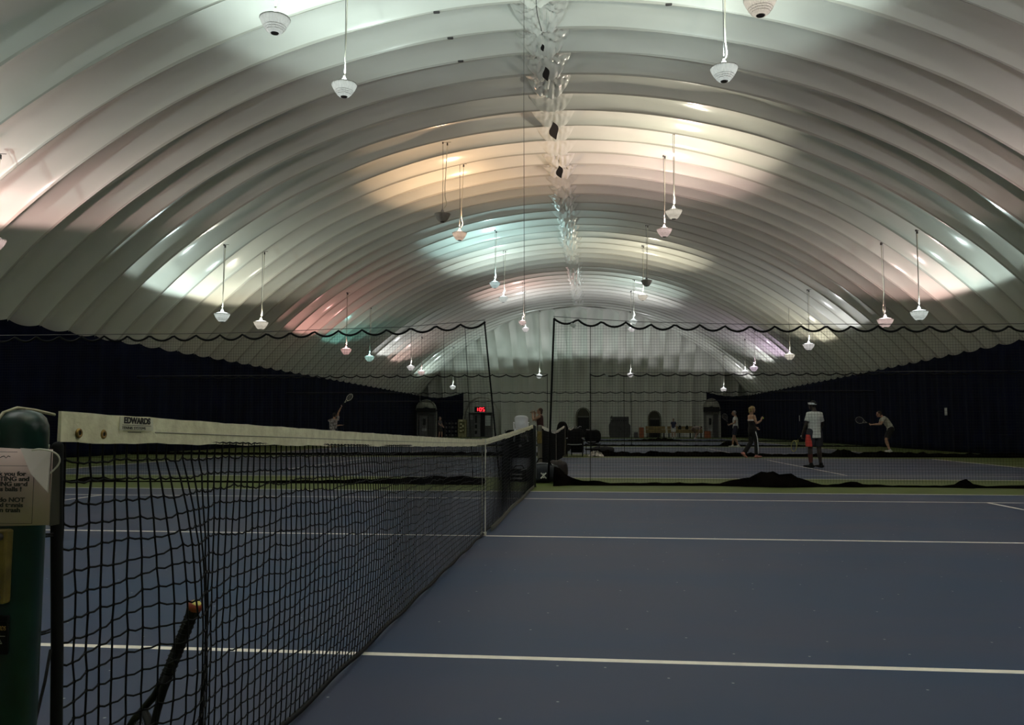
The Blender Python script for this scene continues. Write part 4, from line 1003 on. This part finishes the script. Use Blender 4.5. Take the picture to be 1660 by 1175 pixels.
# ------------------------------------------------------------------ along the far wall
def hood_door(label, loc, rz, w, hz, dark_h, bodym, doorm):
    t = thing('entrance_booth', label, 'door', loc, rz)
    zt = 2.45
    b = MB()
    for sx in (-1, 1): b.box((sx*(w/2-.05), .55, zt/2), (.10, 1.1, zt))
    b.box((0, 1.06, zt/2), (w, .08, zt)); b.box((0, .02, zt-.1), (w, .1, .2)); b.build('frame', bodym, t)
    b = MB(); b.box((-w*.14, -.02, 1.08), (w*.46, .06, 2.1), bev=.01); d = b.build('door', doorm, t)
    b = MB(); b.box((-w*.10, -.055, 1.52), (w*.16, .02, .62), bev=.005); b.build('door_window', M['glassdark'], d)
    b = MB(); b.box((-w*.10, -.06, .75), (w*.26, .012, .28), bev=.004); b.build('push_panel', M['greyw'], d)
    b = MB(); b.box((w*.28, .02, 1.10), (w*.30, .06, 2.15)); b.build('side_panel', mat('panel_dark', (.045, .042, .045, 1), .6), t)
    b = MB(); b.box((0, .1, zt+dark_h/2), (w*1.04, 1.0, dark_h), bev=.02); b.build('header', M['black'], t)
    # hood: vaulted fabric shell with a drooping front hem
    b = MB(); K = 14; vs = []; z0 = zt+dark_h*.6
    ys = (-.35, -.30, .2, .75, 1.15)
    for jy, y in enumerate(ys):
        for k in range(K+1):
            a = PI*k/K; s = 1.0 if jy else .97
            vs.append((w*.56*math.cos(a)*s, y-.12*math.sin(a)*(1 if jy < 2 else 0), z0+(hz-z0)*math.sin(a)*s-(.08*(1-math.sin(a)) if jy == 0 else 0)))
    b.add(vs, [(j*(K+1)+k, j*(K+1)+k+1, (j+1)*(K+1)+k+1, (j+1)*(K+1)+k) for j in range(4) for k in range(K)])
    fr = [(w*.545*math.cos(PI*k/K), -.28, z0+(hz-z0)*.97*math.sin(PI*k/K)) for k in range(K+1)]
    b.add(fr+[(0, -.42, z0+.25*(hz-z0))], [(k, k+1, K+1) for k in range(K)])
    o = b.build('hood', M['cream'], t, smooth=60); md = o.modifiers.new('t', 'SOLIDIFY'); md.thickness = .03; bake(o)
    b = MB(); b.box((w*.56, .3, 1.25), (.10, .6, 2.5), bev=.02); b.build('side_drape', M['cream'], t)
    return t
hood_door('grey revolving door booth with a pale vaulted hood at far left', (-15.05, 70.4, 0), .15, 1.75, 3.62, .35, M['greydoor'], M['greydoor'])
hood_door('pale door with a vaulted cream hood and black header at far right', (11.95, 71.2, 0), -.1, 1.40, 3.68, .42, M['creamdoor'], M['creamdoor'])
# entry booth with the clock above it
bo = thing('entrance_booth', 'grey glazed entrance booth with the red clock standing on its top', 'door', (-9.98, 71.6, 0))
b = MB(); b.box((0, .3, 1.19), (2.30, .6, 2.38), bev=.02); b.build('body', mat('booth_grey', (.075, .075, .075, 1), .6, noise=.15, nscale=2), bo)
b = MB(); b.box((0, -.03, 2.40), (2.42, .75, .05), bev=.01); b.build('top_ledge', mat('ledge_pale', (.36, .37, .35, 1), .5), bo)
b = MB(); b.box((-.28, -.03, 1.15), (.56, .06, 2.15), bev=.01); d = b.build('door', mat('booth_door', (.12, .12, .12, 1), .5), bo)
b = MB(); b.box((-.40, -.065, 1.75), (.20, .02, .70)); b.box((-.40, -.065, 1.05), (.20, .02, .35)); b.box((-.40, -.065, .5), (.20, .02, .32)); b.build('pane', M['glassdark'], d)
b = MB(); b.box((.26, -.03, 1.2), (.42, .05, 2.2)); b.build('dark_opening', M['black'], bo)
b = MB(); b.box((.76, -.05, 1.62), (.52, .04, .98), bev=.01); b.box((.92, -.075, 1.62), (.03, .01, .6)); b.build('notice_board', M['notice'], bo)
b = MB(); b.box((-.86, -.05, 1.95), (.30, .04, .5), bev=.04); b.build('side_window', mat('pale_window', (.2, .2, .2, 1), .4), bo)
ck = thing('led_clock', 'digital wall clock with glowing red numerals above the entrance booth', 'clock', (-9.98, 71.35, 2.42))
b = MB(); b.box((0, 0, .26), (1.04, .12, .52), bev=.02); b.build('case', M['black'], ck)
SEG = {'1': 'bc', '0': 'abcdef', '5': 'afgcd', '9': 'abcdfg'}
def digit(b, ch, cx, cz, w, h):
    th = .055
    pos = {'a': ((0, h/2), (w, th)), 'd': ((0, -h/2), (w, th)), 'g': ((0, 0), (w, th)), 'b': ((w/2, h/4), (th, h/2)), 'c': ((w/2, -h/4), (th, h/2)), 'f': ((-w/2, h/4), (th, h/2)), 'e': ((-w/2, -h/4), (th, h/2))}
    for s in SEG[ch]:
        (x, z), (a, c) = pos[s]; b.box((cx+x, -.066, cz+z), (a, .012, c))
b = MB(); digit(b, '1', -.29, .27, .15, .32); digit(b, '0', .07, .27, .17, .32); digit(b, '5', .36, .27, .17, .32)
for z in (.20, .34): b.box((-.10, -.066, z), (.05, .012, .05))
b.build('numerals', M['led'], ck)
# fabric vestibule arch around the booth
b = MB(); K = 16; vs = []
for y in (71.5, 72.9):
    for k in range(K+1):
        a = PI*k/K; vs.append((-9.9+1.75*math.cos(a), y, 1.9+2.0*math.sin(a)))
for y in (71.5, 72.9): vs += [(-9.9+1.80, y, 0), (-9.9-1.80, y, 0)]
n = K+1; fs = [(k, k+1, n+k+1, n+k) for k in range(K)]+[(0, n, 2*n+2, 2*n), (K, n+K, 2*n+3, 2*n+1)]
b.add(vs, fs); o = b.build('vestibule_sleeve', M['cream'], smooth=60); md = o.modifiers.new('t', 'SOLIDIFY'); md.thickness = .04; bake(o)
tag(o, 'pale fabric tunnel arch around the grey entrance booth', 'tunnel')
# vending machine
vm = thing('vending_machine', 'yellow lit drinks vending machine left of the entrance booth', 'vending machine', (-11.62, 71.1, 0))
b = MB(); b.box((0, 0, .86), (.76, .7, 1.72), bev=.03); b.build('body', mat('vend_olive', (.30, .27, .14, 1), .5, noise=.2, nscale=5), vm)
b = MB(); b.box((-.02, -.36, .95), (.56, .03, 1.1), bev=.01); w = b.build('front_panel', mat('vend_front', (.10, .09, .03, 1), .3), vm)
b = MB()
for (x, z, a, c) in ((-.10, 1.62, .28, .14), (-.1, 1.28, .18, .12), (.1, 1.1, .14, .2), (-.12, .95, .2, .1), (-.1, .62, .22, .14), (.12, .7, .1, .1)): b.box((x, -.385, z), (a, .02, c))
b.build('product', mat('vend_light', (.75, .68, .42, 1), .5), w)
# rack of ball hoppers
rk_ = thing('storage_rack', 'dark storage rack left of the vending machine', 'rack', (-12.72, 71.0, 0))
b = MB()
for x in (-.62, 0, .62): b.box((x, 0, .82), (.04, .42, 1.6))
for z in (.1, .48, .86, 1.24, 1.60): b.box((0, 0, z), (1.28, .42, .03))
b.build('frame', M['black'], rk_)
for r_ in range(4):
    for c_ in range(4):
        b = MB(); b.lathe([(0, 0), (.085, 0), (.095, .10), (.07, .17), (.03, .19), (0, .19)], 12)
        o = b.build('can', mat('can_dark', (.03, .03, .03, 1), .4) if (r_+c_) % 2 else mat('can_grey', (.12, .12, .12, 1), .35), smooth=40, loc=(-12.72-.46+.31*c_, 70.92, .115+.38*r_))
        tag(o, f'small round can, {ordn[c_]} from the left on the {ordn[r_]} shelf of the dark rack', 'can', 'cans on the dark storage rack')
# arched doorways
def arch_door(label, x, w, h, zi):
    t = thing('arched_doorway', label, 'door', (x, 73.0, 0))
    K = 12; arc = [(w/2*math.cos(PI*k/K), h-w*.62+w*.62*math.sin(PI*k/K)) for k in range(K+1)]
    out = [(1.16*a, (b_ if b_ < h-w*.62+.001 else b_+.12)) for a, b_ in arc]
    b = MB(); b.prism([(w/2, 0)]+arc+[(-w/2, 0)], -.04, .6); b.build('opening', mat('arch_dark', (.035, .034, .018, 1), .8), t)
    b = MB()
    b.tube([(1.1*w/2, -.06, 0)]+[(1.1*a, -.06, b_+.05) for a, b_ in arc]+[(-1.1*w/2, -.06, 0)], .05, 6); b.build('frame', mat('arch_trim', (.12, .11, .07, 1), .7), t, smooth=True)
    b = MB(); b.box((0, -.07, zi/2), (w*.86, .06, zi)); b.build('door', M['black'], t)
    b = MB(); b.box((0, -.09, zi+.06), (w*.86, .05, .12)); b.build('transom', mat('transom', (.10, .10, .08, 1), .5), t)
    return t
arch_door('dark arched doorway in the far wall above the black bags', -.05, 1.25, 2.82, 1.95)
arch_door('dark arched doorway in the far wall behind the navy shirted person', 6.8, 1.05, 2.5, 1.72)
cb = thing('equipment_cabinet', 'large dark grey equipment cabinet against the far wall', 'cabinet', (3.4, 71.6, 0))
b = MB(); b.prism([(-.92, .0), (.92, 0), (1.02, .35), (1.02, 1.15), (.86, 1.35), (.86, 1.98), (-.86, 1.98), (-.86, 1.5), (-1.0, 1.2), (-1.0, .35)], -.45, .45); b.build('body', mat('cabinet_grey', (.040, .040, .040, 1), .6, noise=.2, nscale=3), cb)
b = MB()
for k in range(7): b.box((-.62+.2*k, -.47, 1.62), (.09, .03, .12))
b.build('vent', M['black'], cb)
b = MB(); b.box((0, -.475, .75), (.02, .03, 1.1)); b.box((.1, -.485, .8), (.04, .03, .2)); b.build('door_seam', M['black'], cb)
b = MB(); b.ball((-.74, -.48, 2.03), (.08, .05, .07)); b.ball((-.78, -.48, 1.74), (.08, .04, .07)); b.build('indicator', mat('indicator', (.2, .2, .15, 1), .5), cb)
# benches and crates
def bench(label, x0, x1, y, m, h=.78):
    t = thing('bench', label, 'bench', ((x0+x1)/2, y, 0)); w = x1-x0
    b = MB(); b.box((0, 0, h-.04), (w, .42, .08), bev=.01); b.build('seat', m, t)
    b = MB(); b.box((0, .20, h+.16), (w, .05, .26), bev=.01); b.build('backrest', m, t)
    b = MB(); b.box((0, -.19, h-.20), (w, .04, .26), bev=.01); b.build('front_rail', m, t)
    for k in range(4):
        xx = -w/2+.12+(w-.24)*k/3; b = MB(); b.box((xx, 0, (h-.08)/2), (.07, .38, h-.08)); b.build('leg', M['black'], t)
    return t
bench('mustard yellow bench left of the navy shirted person', 5.75, 7.55, 69.8, M['mustard'])
bench('long mustard yellow bench along the far wall right of the navy shirted person', 7.75, 10.9, 69.8, M['mustard'])
for i, (x, w, h, m, lb) in enumerate(((5.35, .42, .95, 'orange', 'bright orange crate at the left end of the mustard benches'), (11.35, .55, .62, 'orange', 'orange crate at the right end of the long mustard bench'), (4.85, .36, .50, 'bowldark', 'small dark crate left of the orange crate'))):
    b = MB(); b.box((0, 0, h/2), (w, .45, h), bev=.03); b.box((0, -.23, h*.75), (w*.6, .02, h*.1)); b.box((0, 0, h+.01), (w*.9, .4, .03), bev=.01)
    tag(b.build('crate', M[m], loc=(x, 69.7, 0)), lb, 'crate')
for i, x in enumerate((8.3, 8.85, 9.5, 10.2)):
    b = MB(); b.loft([(0, 0, 0), (0, 0, .16), (.03, 0, .30)], [(.14, .10), (.15, .11), (.09, .07)], n=10, flat0=True); b.tube([(-.07, 0, .3), (-.03, 0, .42), (.06, 0, .42), (.09, 0, .3)], .012, 5)
    tag(b.build('sports_bag', M['blackfab'], smooth=50, loc=(x, 69.75, .785)), f'small dark bag, {ordn[i]} from the left on the long mustard bench', 'bag', 'dark bags on the mustard bench')

# ------------------------------------------------------------------ camera
f_, yaw, pit, rol = 1339.5, .0996438, .0774784, .0003054
Fv = V((-math.sin(yaw)*math.cos(pit), math.cos(yaw)*math.cos(pit), math.sin(pit)))
Rv = V((math.cos(yaw), math.sin(yaw), 0)); Uv = Rv.cross(Fv)
R2 = Rv*math.cos(rol)+Uv*math.sin(rol); U2 = -Rv*math.sin(rol)+Uv*math.cos(rol)
cd = bpy.data.cameras.new('camera'); cam = bpy.data.objects.new('camera', cd); C.objects.link(cam)
cd.sensor_fit = 'HORIZONTAL'; cd.sensor_width = 36; cd.lens = f_/1660*36; cd.clip_start = .05; cd.clip_end = 300
cam.matrix_world = Matrix.Translation((1.06176, -7.90082, 1.03471)) @ Matrix((R2, U2, -Fv)).transposed().to_4x4()
sc = bpy.context.scene; sc.camera = cam
w = bpy.data.worlds.new('night'); sc.world = w; w.use_nodes = True
w.node_tree.nodes['Background'].inputs[0].default_value = (.002, .002, .003, 1)
sc.view_settings.view_transform = 'Standard'; sc.view_settings.look = 'None'; sc.view_settings.gamma = 1
sc.view_settings.use_curve_mapping = False
sc.view_settings.exposure = 0.6
sc.cycles.max_bounces = 10; sc.cycles.diffuse_bounces = 6; sc.cycles.glossy_bounces = 3; sc.cycles.sample_clamp_indirect = 6
